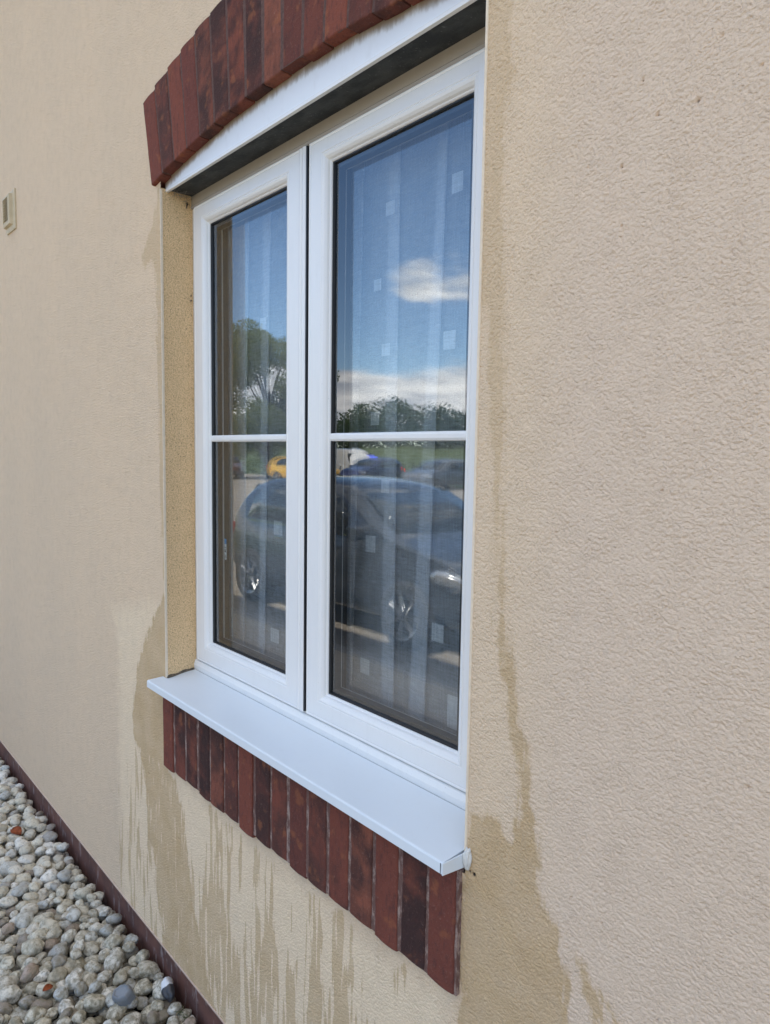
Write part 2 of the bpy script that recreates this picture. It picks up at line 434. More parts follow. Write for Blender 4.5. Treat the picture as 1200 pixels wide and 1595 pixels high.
gx = axis([(-2.1, -.6, .008), (-.6, 0, .004), (0, W, .004), (W, 1.78, .0018)])
gz = axis([(Z_BASE, -.5, .0035), (-.5, -.02, .002), (-.02, ZT, .0022), (ZT, 1.5, .003), (1.5, 2.8, .007)])
GX, GZ = np.meshgrid(gx, gz)
nx, nz = len(gx), len(gz)
cxm = (gx[:-1] + gx[1:]) / 2; czm = (gz[:-1] + gz[1:]) / 2
CX, CZ = np.meshgrid(cxm, czm)
hole = (CX > 0) & (CX < W) & (CZ > -.06) & (CZ < ZT)
mrg = .010
hole |= (CX > -.0) & (CX < W) & (CZ >= ZT) & (CZ < z_intr(CX) + .03)
skew = (CZ - 1.41) * .185
hole |= (CX > -.033 - skew + mrg) & (CX < W + .033 + skew - mrg) & (CZ > z_intr(CX) + mrg) & (CZ < z_extr(CX) - mrg)
hole |= (CX > AP0 + mrg) & (CX < AP1 - mrg) & (CZ > APZ0 + mrg) & (CZ < 0)
keep = ~hole
idx = (np.arange(nz)[:, None] * nx + np.arange(nx)[None, :])
q0 = idx[:-1, :-1][keep]; q1 = idx[:-1, 1:][keep]; q2 = idx[1:, 1:][keep]; q3 = idx[1:, :-1][keep]
faces = np.stack([q0, q1, q2, q3], 1)
used = np.zeros(nx * nz, bool); used[faces.ravel()] = True
remap = -np.ones(nx * nz, int); remap[used] = np.arange(used.sum())
faces = remap[faces]
vx = GX.ravel()[used]; vz = GZ.ravel()[used]
# coarse surround of the same wall
ex = [(-7, -2.1, Z_BASE, 3.6), (1.78, 4.2, Z_BASE, 3.6), (-2.1, 1.78, 2.8, 3.6)]
ev, ef = [], []
for x0, x1, z0, z1 in ex:
    b = len(vx) + len(ev); ev += [(x0, z0), (x1, z0), (x1, z1), (x0, z1)]; ef.append([b, b + 1, b + 2, b + 3])
ev = np.array(ev); vx2 = np.concatenate([vx, ev[:, 0]]); vz2 = np.concatenate([vz, ev[:, 1]])
faces = np.concatenate([faces, np.array(ef)])
me = bpy.data.meshes.new('rendered_wall')
me.vertices.add(len(vx2)); me.vertices.foreach_set('co', np.stack([vx2, np.zeros_like(vx2), vz2], 1).astype(np.float32).ravel())
me.loops.add(faces.size); me.loops.foreach_set('vertex_index', faces.astype(np.int32).ravel())
me.polygons.add(len(faces)); me.polygons.foreach_set('loop_start', np.arange(0, faces.size, 4, dtype=np.int32)); me.polygons.foreach_set('loop_total', np.full(len(faces), 4, np.int32))
me.update(calc_edges=True)
me.polygons.foreach_set('use_smooth', np.ones(len(faces), bool))

STAINS = [
 [(1.208, 0.054), (1.26, 0.064), (1.3, 0.044), (1.312, 0.129), (1.325, 0.128), (1.347, 0.054), (1.353, 0.025), (1.346, -0.015), (1.39, -0.06), (1.406, -0.123), (1.423, -0.3), (1.423, -.9), (1.176, -0.9), (1.194, -0.287), (1.19, -0.061), (1.19, -0.023)],
 [(1.195, 1.427), (1.248, 1.401), (1.254, 1.344), (1.24, 1.314), (1.257, 1.242), (1.241, 1.182), (1.237, 1.069), (1.249, 0.931), (1.247, 0.813), (1.253, 0.672), (1.256, 0.57), (1.269, 0.416), (1.29, 0.285), (1.315, 0.209), (1.326, 0.118), (1.314, 0.114), (1.298, 0.203), (1.277, 0.281), (1.258, 0.414), (1.243, 0.569), (1.235, 0.672), (1.226, 0.774), (1.216, 0.895), (1.195, 0.94), (1.19, 1.178)],
 [(1.413, -0.078), (1.43, -0.088), (1.464, -0.128), (1.517, -0.181), (1.488, -0.201), (1.443, -0.141)],
 [(1.452, -0.105), (1.479, -0.118), (1.531, -0.171), (1.507, -0.188)],
 [(-0.01, 0.234), (-0.086, 0.151), (-0.179, 0.029), (-0.234, -0.069), (-0.267, -0.23), (-0.254, -0.292), (-0.192, -0.348), (-0.165, -0.435), (-0.16, -0.585), (-0.111, -0.628), (-0.091, -0.77), (-0.013, -0.95), (0.346, -0.994), (0.158, -0.642), (0.121, -0.462), (0.101, -0.392), (0.06, -0.319), (-0.006, -0.292), (0.022, -0.083), (0.024, -0.004)],
 [(-0.016, 1.402), (-0.049, 1.332), (-0.087, 1.286), (-0.135, 1.249), (-0.118, 1.199), (-0.062, 1.216), (-0.041, 1.167), (-0.037, 0.852), (-0.026, 0.474), (-0.013, 0.282), (0.009, 0.285), (0.006, 1.397)],
]
CLEAN = [(-0.452, 0.116), (-0.038, 0.219), (0.004, 0.09), (0.004, -0.269), (0.165, -0.308), (0.997, -0.331), (1.172, -0.30), (1.176, -0.95), (0.38, -1.082), (-0.388, -0.95), (-0.402, -0.456), (-0.392, 0.004)]
PITS = [(1.218, -0.054, .0055), (1.209, -.052, .003), (1.467, 1.15, .002), (1.49, 1.1, .0022), (1.541, 1.099, .003), (1.614, 1.112, .0018), (1.567, 1.164, .0016), (1.442, 1.049, .002), (1.446, 0.971, .0016), (1.646, 0.265, .0022), (-0.142, -0.373, .004), (1.41, 0.004, .0018), (1.461, -0.009, .0014), (1.36, .55, .0014), (1.52, .62, .0013), (1.55, -.1, .0012)]


def sdf(poly, x, z):
    p = np.array(poly); d2 = np.full(x.shape, 1e9); inside = np.zeros(x.shape, bool)
    for (x0, z0), (x1, z1) in zip(p, np.roll(p, -1, 0)):
        dx, dz_ = x1 - x0, z1 - z0
        t = np.clip(((x - x0) * dx + (z - z0) * dz_) / (dx * dx + dz_ * dz_), 0, 1)
        d2 = np.minimum(d2, (x - x0 - t * dx) ** 2 + (z - z0 - t * dz_) ** 2)
        if z0 != z1:
            c = ((z0 > z) != (z1 > z)) & (x < dx * (z - z0) / dz_ + x0); inside ^= c
    d = np.sqrt(d2); return np.where(inside, d, -d)


st = np.full(vx2.shape, -1.0)
for P_ in STAINS: st = np.maximum(st, sdf(P_, vx2, vz2) + (.004 if P_ is STAINS[1] else 0))
cln = sdf(CLEAN, vx2, vz2)
sb = sdf(STAINS[1], vx2, vz2); wgt = 1 - .45 * np.clip((sb + .05) / .03, 0, 1) * np.clip((vz2 - .30) / .25, 0, 1)
wgt = wgt * (1 - .35 * np.clip((sdf(STAINS[5], vx2, vz2) + .05) / .03, 0, 1))
sm = lambda a, b, t: np.clip((t - a) / (b - a), 0, 1) ** 2 * (3 - 2 * np.clip((t - a) / (b - a), 0, 1))
drip = sm(-.30, -.62, vz2) * sm(-.5, -.3, vx2) * sm(1.25, 1.15, vx2) * (1 - .25 * sm(.2, -.2, vx2))
drip = np.maximum(drip, .55 * sm(-.30, -.33, vz2) * sm(-.4, -.2, vx2) * sm(1.2, 1.1, vx2))
pit = np.zeros(vx2.shape)
for px_, pz_, pr in PITS: pit = np.maximum(pit, 1 - np.sqrt((vx2 - px_) ** 2 + (vz2 - pz_) ** 2) / (pr * 1.6))
pit = np.clip(pit, 0, 1)
for nme, arr in (('weight', wgt), ('stain', st), ('clean', cln), ('drip', drip), ('pit', pit)):
    a = me.attributes.new(nme, 'FLOAT', 'POINT'); a.data.foreach_set('value', arr.astype(np.float32))
mesh_obj('rendered_wall', me, M['wall'], house)

# reveals, corner beads
for x0, nrm in ((0.0, 1), (W, -1)):
    bm = bmesh.new()
    loft(bm, [[(x0, (D + .02) * i / 56, -.03 + (ZT + .032) * j / 640) for i in (range(57) if nrm < 0 else range(56, -1, -1))] for j in range(641)], close=False)
    me = bpy.data.meshes.new('window_reveal'); bm.to_mesh(me); bm.free(); me.polygons.foreach_set('use_smooth', [True] * len(me.polygons)); mesh_obj('window_reveal', me, M['reveal'], house)
for x0, s in ((0.0, 1), (W, -1)):
    bm = bmesh.new()
    zb, zt_ = (-.02, ZT - .002)
    prof = [(-.0030 * s, -.0002), (-.0024 * s, -.0020), (0.0, -.0030), (.0014 * s, -.0024), (.0016 * s, .004), (-.001 * s, .004)]
    loft(bm, [[(x0 + a, b, z) for a, b in prof] for z in (zb, zt_)], cap=True)
    obj('corner_bead', bm, M['bead'], house)
# lower drip bead of the render and brown plinth
bm = bmesh.new(); box(bm, -7, 4.2, -.003, .008, Z_BASE - .003, Z_BASE + .001); obj('render_stop_bead', bm, M['bead2'], house)


def plinth_material():
    q = NT('brown_plinth'); v = q.mapv(); n = q.noise(v, 9, 5, .65); s = q.noise(q.mapv((1, 1, .3)), 40, 4, .6)
    c = q.mix(q.step(n, .35, .65), (.165, .068, .046), (.100, .045, .034))
    c = q.mix(q.math('MULTIPLY', q.step(s, .56, .68), .6), c, (.34, .28, .26))
    q.base(c); q.rough(.8); q.bump(s, .6, .003); return q.m
M['plinth'] = plinth_material()
bm = bmesh.new(); box(bm, -7, 4.2, .006, .25, Z_GR - .1, Z_BASE - .004); obj('plinth', bm, M['plinth'], house)

# ------------------------------------------------------------------ brick arch and apron
def brick_mesh(c4, y0, y1, seed, round_end):
    """c4: four (x,z) corners ccw; slightly irregular, worn front"""
    r = random.Random(seed); bm = bmesh.new()
    nu, nv = 6, 22
    P = [Vector((x, 0, z)) for x, z in c4]
    def at(u, v): return (P[0] * (1 - u) + P[1] * u) * (1 - v) + (P[3] * (1 - u) + P[2] * u) * v
    k = r.uniform(-50, 50)
    rings = []
    for dy, inset in ((y1 - y0, 0), (.006, 0), (.0020, .0008), (.0005, .0026), (0, .0048)):
        ring = []
        pts = [(i / nu, 0) for i in range(nu)] + [(1, j / nv) for j in range(nv)] + [(1 - i / nu, 1) for i in range(nu)] + [(0, 1 - j / nv) for j in range(nv)]
        cen = at(.5, .5)
        for u, v in pts:
            p = at(u, v); d = (cen - p); d = Vector((math.copysign(1, d.x) if u in (0, 1) else 0, 0, math.copysign(1, d.z) if v in (0, 1) else 0))
            wob = (noise.noise(Vector((p.x * 28 + k, k, p.z * 28))) + .5 * noise.noise(Vector((p.x * 90 + k, k, p.z * 90)))) * .0018
            p = p + d * (inset + wob * (1 if dy < .02 else 0))
            if v == round_end and dy < .02: p = p + (at(.5, v) - cen).normalized() * (.0026 * (1 - (2 * u - 1) ** 2) - .002)
            ring.append((p.x, y0 + dy, p.z))
        rings.append(ring)
    vs = loft(bm, rings)
    # front face as grid fan
    cx_ = [bm.verts.new((at(.5, j / 6).x, y0 - .0005 + noise.noise(Vector((k, j, 1))) * .0008, at(.5, j / 6).z)) for j in range(1, 6)]
    bmesh.ops.contextual_create(bm, geom=vs[-1])
    for c in cx_: bm.verts.remove(c)
    me = bpy.data.meshes.new('brick')
    bmesh.ops.recalc_face_normals(bm, faces=bm.faces[:])
    bm.to_mesh(me); bm.free(); return me


arch = empty('brick_arch'); arch.parent = house
NB = 17
XA0, XA1 = -.036, W + .036
for i in range(NB):
    g = .0028
    xa = XA0 + (XA1 - XA0) * i / NB; xb = XA0 + (XA1 - XA0) * (i + 1) / NB
    t0 = (xa - .6) / .636; t1 = (xb - .6) / .636
    ta = .6 + t0 * (.636 + .052); tb = .6 + t1 * (.636 + .052)
    xm = (xa + xb) / 2; xt = (ta + tb) / 2; r = random.Random(i * 5 + 1); j = r.uniform(-.0022, .0022)
    zi = lambda x: z_intr(xm) + (x - xm) * (-.28 * (xm - .6)) * .8 + j
    ze = lambda x: z_extr(xt) + (x - xt) * (-.38 * (xt - .6)) * .35 + r.uniform(-.001, .001)
    c4 = [(xa + g, zi(xa)), (xb - g, zi(xb)), (tb - g, ze(tb)), (ta + g, ze(ta))]
    me = brick_mesh(c4, -.013 + r.uniform(-.0018, .0018), .085, i, 1)
    b = mesh_obj('brick', me, M['brick'], arch)
bm = bmesh.new(); rings = []
for k in range(31):
    t = -1 + 2 * k / 30; xi = .6 + t * .632; xe = .6 + t * .684
    rings.append([(xi, -.0112, z_intr(xi) + .003), (xe, -.0112, z_extr(xe) - .005), (xe, .085, z_extr(xe) - .004), (xi, .085, z_intr(xi) + .003)])
loft(bm, rings, cap=True); obj('mortar', bm, M['mortar_dark'], arch)

apron = empty('brick_apron'); apron.parent = house
for i in range(16):
    r = random.Random(i * 7 + 3); g0, g1 = r.uniform(.0035, .0075), r.uniform(.0035, .0075)
    xa = AP0 + (AP1 - AP0) * i / 16; xb = AP0 + (AP1 - AP0) * (i + 1) / 16
    zb = APZ0 + r.uniform(-.006, .004) + .002; tl = r.uniform(-.0015, .0015)
    me = brick_mesh([(xa + g0, zb), (xb - g1, zb - .002 * r.random()), (xb - g1 + tl, APZ1 + .01), (xa + g0 + tl, APZ1 + .01)], -.0125 + r.uniform(-.002, .002), .085, 100 + i, 0)
    mesh_obj('brick', me, M['brick'], apron)
bm = bmesh.new(); box(bm, AP0 + .002, AP1 - .002, -.0092, .085, APZ0 + .006, APZ1 + .008); obj('mortar', bm, M['mortar'], apron)

# white arch filler with bottom lip, dark soffit
bm = bmesh.new(); n = 48
F0, F1 = -.004, W + .004
top, bot, e_top = [], [], []
me = bpy.data.meshes.new('arch_filler_panel'); verts, fcs, ed = [], [], []
rows = 10
for j in range(rows + 1):
    for i in range(n + 1):
        x = F0 + (F1 - F0) * i / n; zt_ = z_intr(x) + .008; z = ZT - .0015 + (zt_ - ZT + .0015) * j / rows
        verts.append((x, .020, z)); ed.append(z_intr(x) - z)
for j in range(rows):
    for i in range(n):
        a = j * (n + 1) + i; fcs.append((a, a + 1, a + n + 2, a + n + 1))
me.from_pydata(verts, [], fcs); at_ = me.attributes.new('edge', 'FLOAT', 'POINT'); at_.data.foreach_set('value', ed)
panel = mesh_obj('arch_filler_panel', me, M['filler'], house)
sol = panel.modifiers.new('thickness', 'SOLIDIFY'); sol.thickness = .004; sol.offset = 1
bm = bmesh.new(); box(bm, F0 + .001, F1 - .001, .0145, .0235, ZT - .0065, ZT + .0015); obj('drip_edge', bm, M['pvc'], panel, bev=.0012)
bm = bmesh.new(); box(bm, .0005, W - .0005, .026, D + .03, ZT, ZT + .02); obj('lintel_soffit', bm, M['soffit'], house)
bm = bmesh.new(); box(bm, -.03, W + .03, .026, .12, ZT + .021, 1.8); obj('lintel', bm, M['soffit'], house)

# ------------------------------------------------------------------ window: outer frame, two casements
def frame_ring(bm, x0, x1, z0, z1, prof, mi=0):
    """mitred frame; prof = list of (inset from outer edge, y)"""
    rings = []
    for cxn, czn in ((0, 0), (1, 0), (1, 1), (0, 1), (0, 0)):
        rings.append([((x0 + i) if cxn == 0 else (x1 - i), y, (z0 + i) if czn == 0 else (z1 - i)) for i, y in prof])
    for a, b in zip(rings, rings[1:]):
        va = [bm.verts.new(p) for p in a]; vb = [bm.verts.new(p) for p in b]
        m = len(va)
        for k in range(m):
            l = (k + 1) % m
            bm.faces.new((va[k], vb[k], vb[l], va[l])).material_index = mi
    bmesh.ops.remove_doubles(bm, verts=bm.verts[:], dist=1e-5)


bm = bmesh.new()
frame_ring(bm, .0005, W - .0005, -.012, ZT - .0005, [(0, D + .065), (0, D + .004), (.0015, D + .002), (.018, D + .002), (.020, D + .0035), (.040, D + .0035), (.048, D + .03), (.048, D + .065)])
box(bm, .560, .632, D + .0034, D + .064, .030, 1.362)
fr = obj('window_frame', bm, M['pvc_old'], house)
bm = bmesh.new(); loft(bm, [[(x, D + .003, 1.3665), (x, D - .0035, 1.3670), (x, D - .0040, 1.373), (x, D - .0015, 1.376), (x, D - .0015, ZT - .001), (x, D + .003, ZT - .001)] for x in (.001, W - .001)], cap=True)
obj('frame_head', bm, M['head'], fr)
# sloping bottom weather moulding of the frame
bm = bmesh.new(); loft(bm, [[(x, .090, -.011), (x, .0885, .004), (x, .093, .017), (x, D + .0015, .019), (x, D + .0015, -.011)] for x in (.001, W - .001)], cap=True)
obj('frame_cill_strip', bm, M['pvc'], fr)

GY = .112


def casement(name_label, x0, x1, ox0, ox1, z0, z1, oz0, oz1, lip_right):
    """x0..x1 outer, ox0..ox1 start of the moulded glazing bead"""
    bm = bmesh.new()
    Y0 = .090
    # flat stile: outer edge -> bead start, then ovolo to the glass, as mitred ring with unequal sides
    def ring(pl):
        rings = []
        for sx_, sz_ in ((0, 0), (1, 0), (1, 1), (0, 1), (0, 0)):
            pts = []
            for t, ins, y in pl:
                X_ = (x0 + (ox0 - x0) * t + ins) if sx_ == 0 else (x1 + (ox1 - x1) * t - ins)
                Z_ = (z0 + (oz0 - z0) * t + ins) if sz_ == 0 else (z1 + (oz1 - z1) * t - ins)
                pts.append((X_, y, Z_))
            rings.append(pts)
        for a, b in zip(rings, rings[1:]):
            va = [bm.verts.new(p) for p in a]; vb = [bm.verts.new(p) for p in b]
            for k in range(len(va) - 1): bm.faces.new((va[k], vb[k], vb[k + 1], va[k + 1]))
    pl = [(0, 0, Y0 + .055), (0, 0, Y0 + .004), (0, .0015, Y0 + .0008), (0, .004, Y0 - .0004), (0, .0062, Y0 + .0002), (0, .0075, Y0 + .0012), (0, .0092, Y0 + .0002), (0, .011, Y0), (1, -.003, Y0), (1, -.0012, Y0 + .0014), (1, .0006, Y0 + .0002), (1, .003, Y0 + .0003),
          (1, .008, Y0 + .0022), (1, .0125, Y0 + .0065), (1, .015, Y0 + .0115), (1, .017, Y0 + .0125), (1, .0185, Y0 + .0145), (1, .0195, Y0 + .019), (1, .0195, Y0 + .055)]
    ring(pl)
    bmesh.ops.remove_doubles(bm, verts=bm.verts[:], dist=1e-5)
    sash = obj('casement', bm, M['pvc'], house)
    sash['label'] = name_label
    if lip_right:
        bm = bmesh.new()
        xs = [(x1 - .030, Y0 + .0005), (x1 - .028, Y0 - .0022), (x1 - .024, Y0 - .0034), (x1 - .020, Y0 - .0026), (x1 - .018, Y0 - .0008), (x1 - .016, Y0 - .0026), (x1 - .010, Y0 - .0042), (x1 - .003, Y0 - .0038), (x1 - .0008, Y0 - .002), (x1 - .0008, Y0 + .0005)]
        loft(bm, [[(a, b, z) for a, b in xs] for z in (z0 + .004, z1 - .004)], cap=True)
        obj('meeting_strip', bm, M['pvc'], sash)
        bm = bmesh.new(); box(bm, x1 - .0007, x1 + .0038, Y0 - .0018, Y0 + .03, z0 + .006, z1 - .004); obj('gap_shade_strip', bm, M['rubber'], sash)  # black strip added to paint the shaded gap between the casements
    gx0, gx1, gz0, gz1 = ox0 + .0195, ox1 - .0195, oz0 + .0195, oz1 - .0195
    # gasket
    bm = bmesh.new()
    frame_ring(bm, gx0 - .003, gx1 + .003, gz0 - .003, gz1 + .003, [(0, Y0 + .0165), (.0055, Y0 + .0165), (.007, GY - .001), (.007, GY + .0005), (0, GY + .0005)])
    obj('gasket', bm, M['rubber'], sash)
    # panes
    for y in (GY, GY + .024):
        bm = bmesh.new(); quad(bm, [(gx0 + .001, y, gz0 + .001), (gx1 - .001, y, gz0 + .001), (gx1 - .001, y, gz1 - .001), (gx0 + .001, y, gz1 - .001)])
        gp = obj('glass_pane', bm, M['glass'], sash)
        if y > GY: c0 = Vector(((gx0 + gx1) / 2, y, (gz0 + gz1) / 2)); gp.matrix_local = Matrix.Translation(c0) @ Matrix.Rotation(R(.16), 4, 'Z') @ Matrix.Rotation(R(.10), 4, 'X') @ Matrix.Translation(-c0)
    # spacer bar between the panes, with a pale sealant line
    bm = bmesh.new()
    frame_ring(bm, gx0, gx1, gz0, gz1, [(.001, GY + .002), (.013, GY + .002), (.013, GY + .0222), (.001, GY + .0222)])
    frame_ring(bm, gx0, gx1, gz0, gz1, [(.0131, GY + .0205), (.0140, GY + .0205), (.0140, GY + .0225), (.0131, GY + .0225)], 1)
    obj('spacer_bar', bm, [M['spacer'], M['spacer_line']], sash)
    # inner side of the sash
    bm = bmesh.new()
    frame_ring(bm, gx0, gx1, gz0, gz1, [(-.02, GY + .026), (-.001, GY + .026), (-.006, GY + .052), (-.02, GY + .052)])
    obj('inner_bead', bm, M['inner_dark'] if lip_right else M['rubber'], sash)  # same bead on both sashes
    # astragal bars outside and inside
    bar = bmesh.new()
    zb0, zb1 = .6885, .7075
    prof = [(GY - .0005, zb0), (GY - .006, zb0 + .001), (GY - .0075, zb0 + .004), (GY - .0085, zb0 + .0055), (GY - .0085, zb1 - .0055), (GY - .0075, zb1 - .004), (GY - .006, zb1 - .001), (GY - .0005, zb1)]
    loft(bar, [[(x, y, z) for y, z in prof] for x in (gx0 - .002, gx1 + .002)], cap=True)
    obj('glazing_bar', bar, M['pvc'], sash)
    bar = bmesh.new(); prof = [(GY + .0245, zb0), (GY + .033, zb0 + .003), (GY + .033, zb1 - .003), (GY + .0245, zb1)]
    loft(bar, [[(x, y, z) for y, z in prof] for x in (gx0 - .002, gx1 + .002)], cap=True)
    obj('glazing_bar', bar, M['pvc'], sash)
    return sash, gx0


sl, gxl = casement('left window casement seen narrow, with a small blue and white sticker inside its left edge', .018, .588, .072, .511, .022, 1.368, .070, 1.327, True)
sr, gxr = casement('right window casement, nearer and wider looking', .5945, 1.183, .647, 1.103, .022, 1.368, .070, 1.330, False)

# sticker on the left spacer bar: blue block, white block with dark marks
M['st_blue'] = simple('sticker_blue', (.02, .28, .62), .4, var=.1); M['st_white'] = simple('sticker_white', (.75, .78, .80), .4, var=.05); M['st_black'] = simple('sticker_ink', (.02, .02, .02), .4, var=.1)
bm = bmesh.new(); xs, ys = .1055, GY + .0262
def srect(u0, u1, v0, v1, mi, k=0): box(bm, xs + u0 * .001, xs + u1 * .001, ys - .0002 - k, ys, .340 + v0 * .001, .340 + v1 * .001, mi)
srect(0, 12, 0, 62, 1); srect(0, 12, 47, 62, 0, .0002)
for k in range(3): srect(2, 10, 4 + k * 4, 6 + k * 4, 2, .0003)
srect(2.5, 9, 22, 25, 2, .0003); srect(2.5, 5, 25, 30, 2, .0003); srect(7, 9, 25, 33, 2, .0003); srect(3, 9, 35, 37.5, 2, .0003)
obj('sticker', bm, [M['st_blue'], M['st_white'], M['st_black']], sl)

# ------------------------------------------------------------------ window sill (white folded sheet), end joint and silicone
bm = bmesh.new()
XL, XR, XRb = -.036, 1.1885, 1.200
yf, zf_, zback = -.0455, -.0285, -.0105
prof = lambda x, xb: [(xb, .0885, zback), (x, yf + .004, zf_ + .0006), (x, yf + .0012, zf_ - .0006), (x, yf, zf_ - .003), (x, yf - .0005, zf_ - .0205), (x, yf + .012, zf_ - .0225), (x, yf + .012, zf_ - .019), (x, yf + .004, zf_ - .0175), (x, yf + .004, zf_ - .005), (xb, .0885, zback - .004)]
loft(bm, [prof(XL, .0025), prof(XL + .10, XL + .10), prof(.55, .55), prof(XR - .10, XR - .10), prof(XR, XRb - .0015)], cap=True)
q = NT('powder_coated_sill'); v = q.mapv(); n_ = q.noise(v, 7, 4, .6); s2 = q.noise(v, 55, 4, .7)
c = q.mix(q.math('MULTIPLY', q.step(n_, .1, .95), .15), (.70, .735, .75), (.66, .69, .70))
c = q.mix(q.math('MULTIPLY', q.step(s2, .50, .95), .15), c, (.50, .48, .44)); q.base(c); q.rough(.28); M['sill'] = q.m
sill = obj('window_sill', bm, M['sill'], house)
# right end cap, wrapping the end
bm = bmesh.new()
loft(bm, [[(XR - .0005 + a, yf - .0012, zf_ - .0005), (XR - .0005 + a, yf - .0012, zf_ - .022), (XRb - .0005 + a, .010, zf_ + .006 - .026), (XRb - .0005 + a, .010, zf_ + .0078)] for a in (0, .0022)], cap=True)
obj('end_cap', bm, M['sill'], sill, bev=.0005, seg=1)
bm = bmesh.new(); box(bm, XR - .0045, XR - .0037, yf - .0011, yf + .001, zf_ - .021, zf_ - .002); obj('joint', bm, M['rubber'], sill)
# mortar fillet along the foot of the left reveal
bm = bmesh.new()
loft(bm, [[(.0002, y, z0), (.006 + .002 * math.sin(y * 90), y, z0 + .001), (.0002, y, z0 + .007 + .002 * math.sin(y * 140))] for y, z0 in [(k * .0085 + .002, -.0225 + .0106 * k / 10) for k in range(11)]], cap=True)
M['grime'] = simple('dark_mortar_fillet', (.16, .125, .085), .9, var=.5, scale=120, bumpd=.003); obj('mortar_fillet', bm, M['grime'], house)
# blob of clear silicone smeared on the wall at the sill end
bm = bmesh.new(); bmesh.ops.create_icosphere(bm, subdivisions=4, radius=1)
for v_ in bm.verts:
    k = 1 + .25 * noise.noise(v_.co * 2.2) + .10 * noise.noise(v_.co * 6)
    v_.co = Vector((v_.co.x * .0088 * k, v_.co.y * .006 * k, v_.co.z * .0195 * k * (1 + .15 * v_.co.x)))
q = NT('silicone'); q.base((.66, .63, .57)); q.rough(.3); q.b.inputs['Subsurface Weight'].default_value = .3; q.b.inputs['Subsurface Radius'].default_value = (.01, .01, .01); q.bump(q.noise(q.mapv(), 150, 3), .5, .002); M['silicone'] = q.m
so = obj('silicone_blob', bm, M['silicone'], house, smooth=True); so.location = (1.2065, -.003, -.029)

# cobweb and dead insect at the head of the left reveal
M['web'] = simple('grey_cobweb', (.30, .28, .25), .9); M['bug'] = simple('dark_insect', (.03, .022, .016), .6)
def tube(bm, pts, r, seg=5, mi=0):
    rings = []
    for i, p in enumerate(pts):
        p = Vector(p); d = (Vector(pts[min(i + 1, len(pts) - 1)]) - Vector(pts[max(i - 1, 0)])).normalized()
        a = d.orthogonal().normalized(); b_ = d.cross(a); rr = r[i] if isinstance(r, (list, tuple)) else r
        rings.append([p + a * math.cos(t) * rr + b_ * math.sin(t) * rr for t in [2 * math.pi * k / seg for k in range(seg)]])
    loft(bm, rings, mi, cap=True)
bm = bmesh.new(); rr_ = random.Random(3)
for k in range(26):
    a = Vector((.002, rr_.uniform(.02, .085), ZT - rr_.uniform(0, .025))); b_ = Vector((rr_.uniform(.004, .05), rr_.uniform(.02, .09), ZT - rr_.uniform(.0, .012)))
    m_ = (a + b_) / 2 - Vector((0, 0, rr_.uniform(0, .006))); tube(bm, [a, m_, b_], .00025, 4)
tag(obj('cobweb', bm, M['web']), 'grey cobweb in the top left corner of the window reveal', 'cobweb')
bm = bmesh.new(); tube(bm, [(.004, .078, 1.382), (.0065, .077, 1.377), (.0060, .076, 1.370), (.004, .076, 1.364)], [.0012, .0026, .0022, .0006], 8)
for k in range(6):
    s = -1 if k % 2 else 1; y = .0765; z = 1.379 - (k // 2) * .003
    tube(bm, [(.005, y, z), (.010, y + s * .004, z + .004), (.004, y + s * .008, z - .004)], .0003, 4)
tag(obj('dead_insect', bm, M['bug']), 'tiny dark dead insect hanging under the cobweb at the head of the left reveal', 'insect')
bm = bmesh.new()
for z in (1.118, 1.104):
    tube(bm, [(.0015, .089, z + .003), (.0035, .0885, z), (.002, .088, z - .003)], [.0006, .0018, .0006], 6)
tag(obj('insect_dropping', bm, M['bug']), 'two small dark specks on the left reveal beside the window frame', 'speck')

# ------------------------------------------------------------------ air vent, high on the left
VX0, VX1, VZ0, VZ1 = -1.635, -1.487, 1.628, 1.797
q = NT('beige_plastic'); q.base(q.mix(q.step(q.noise(q.mapv(), 20, 4), .3, .7), (.58, .47, .30), (.50, .40, .25))); q.rough(.55); M['vent'] = q.m
bm = bmesh.new()
frame_ring(bm, VX0, VX1, VZ0, VZ1, [(0, .001), (0, -.006), (.004, -.008), (.018, -.012), (.021, -.024), (.030, -.028), (.033, -.028), (.033, .002)])
vent = obj('air_vent', bm, M['vent'], house); vent['label'] = 'beige plastic louvred air vent high on the render'
bm = bmesh.new(); quad(bm, [(VX0 + .03, -.004, VZ0 + .03), (VX1 - .03, -.004, VZ0 + .03), (VX1 - .03, -.004, VZ1 - .03), (VX0 + .03, -.004, VZ1 - .03)]); obj('backing', bm, M['rubber'], vent)
for k in range(9):
    z = VZ0 + .037 + k * (VZ1 - VZ0 - .066) / 9
    bm = bmesh.new(); loft(bm, [[(x, -.0255, z), (x, -.0265, z + .0018), (x, -.014, z + .0060), (x, -.013, z + .0042)] for x in (VX0 + .0325, VX1 - .0325)], cap=True); obj('louvre', bm, M['vent'], vent)

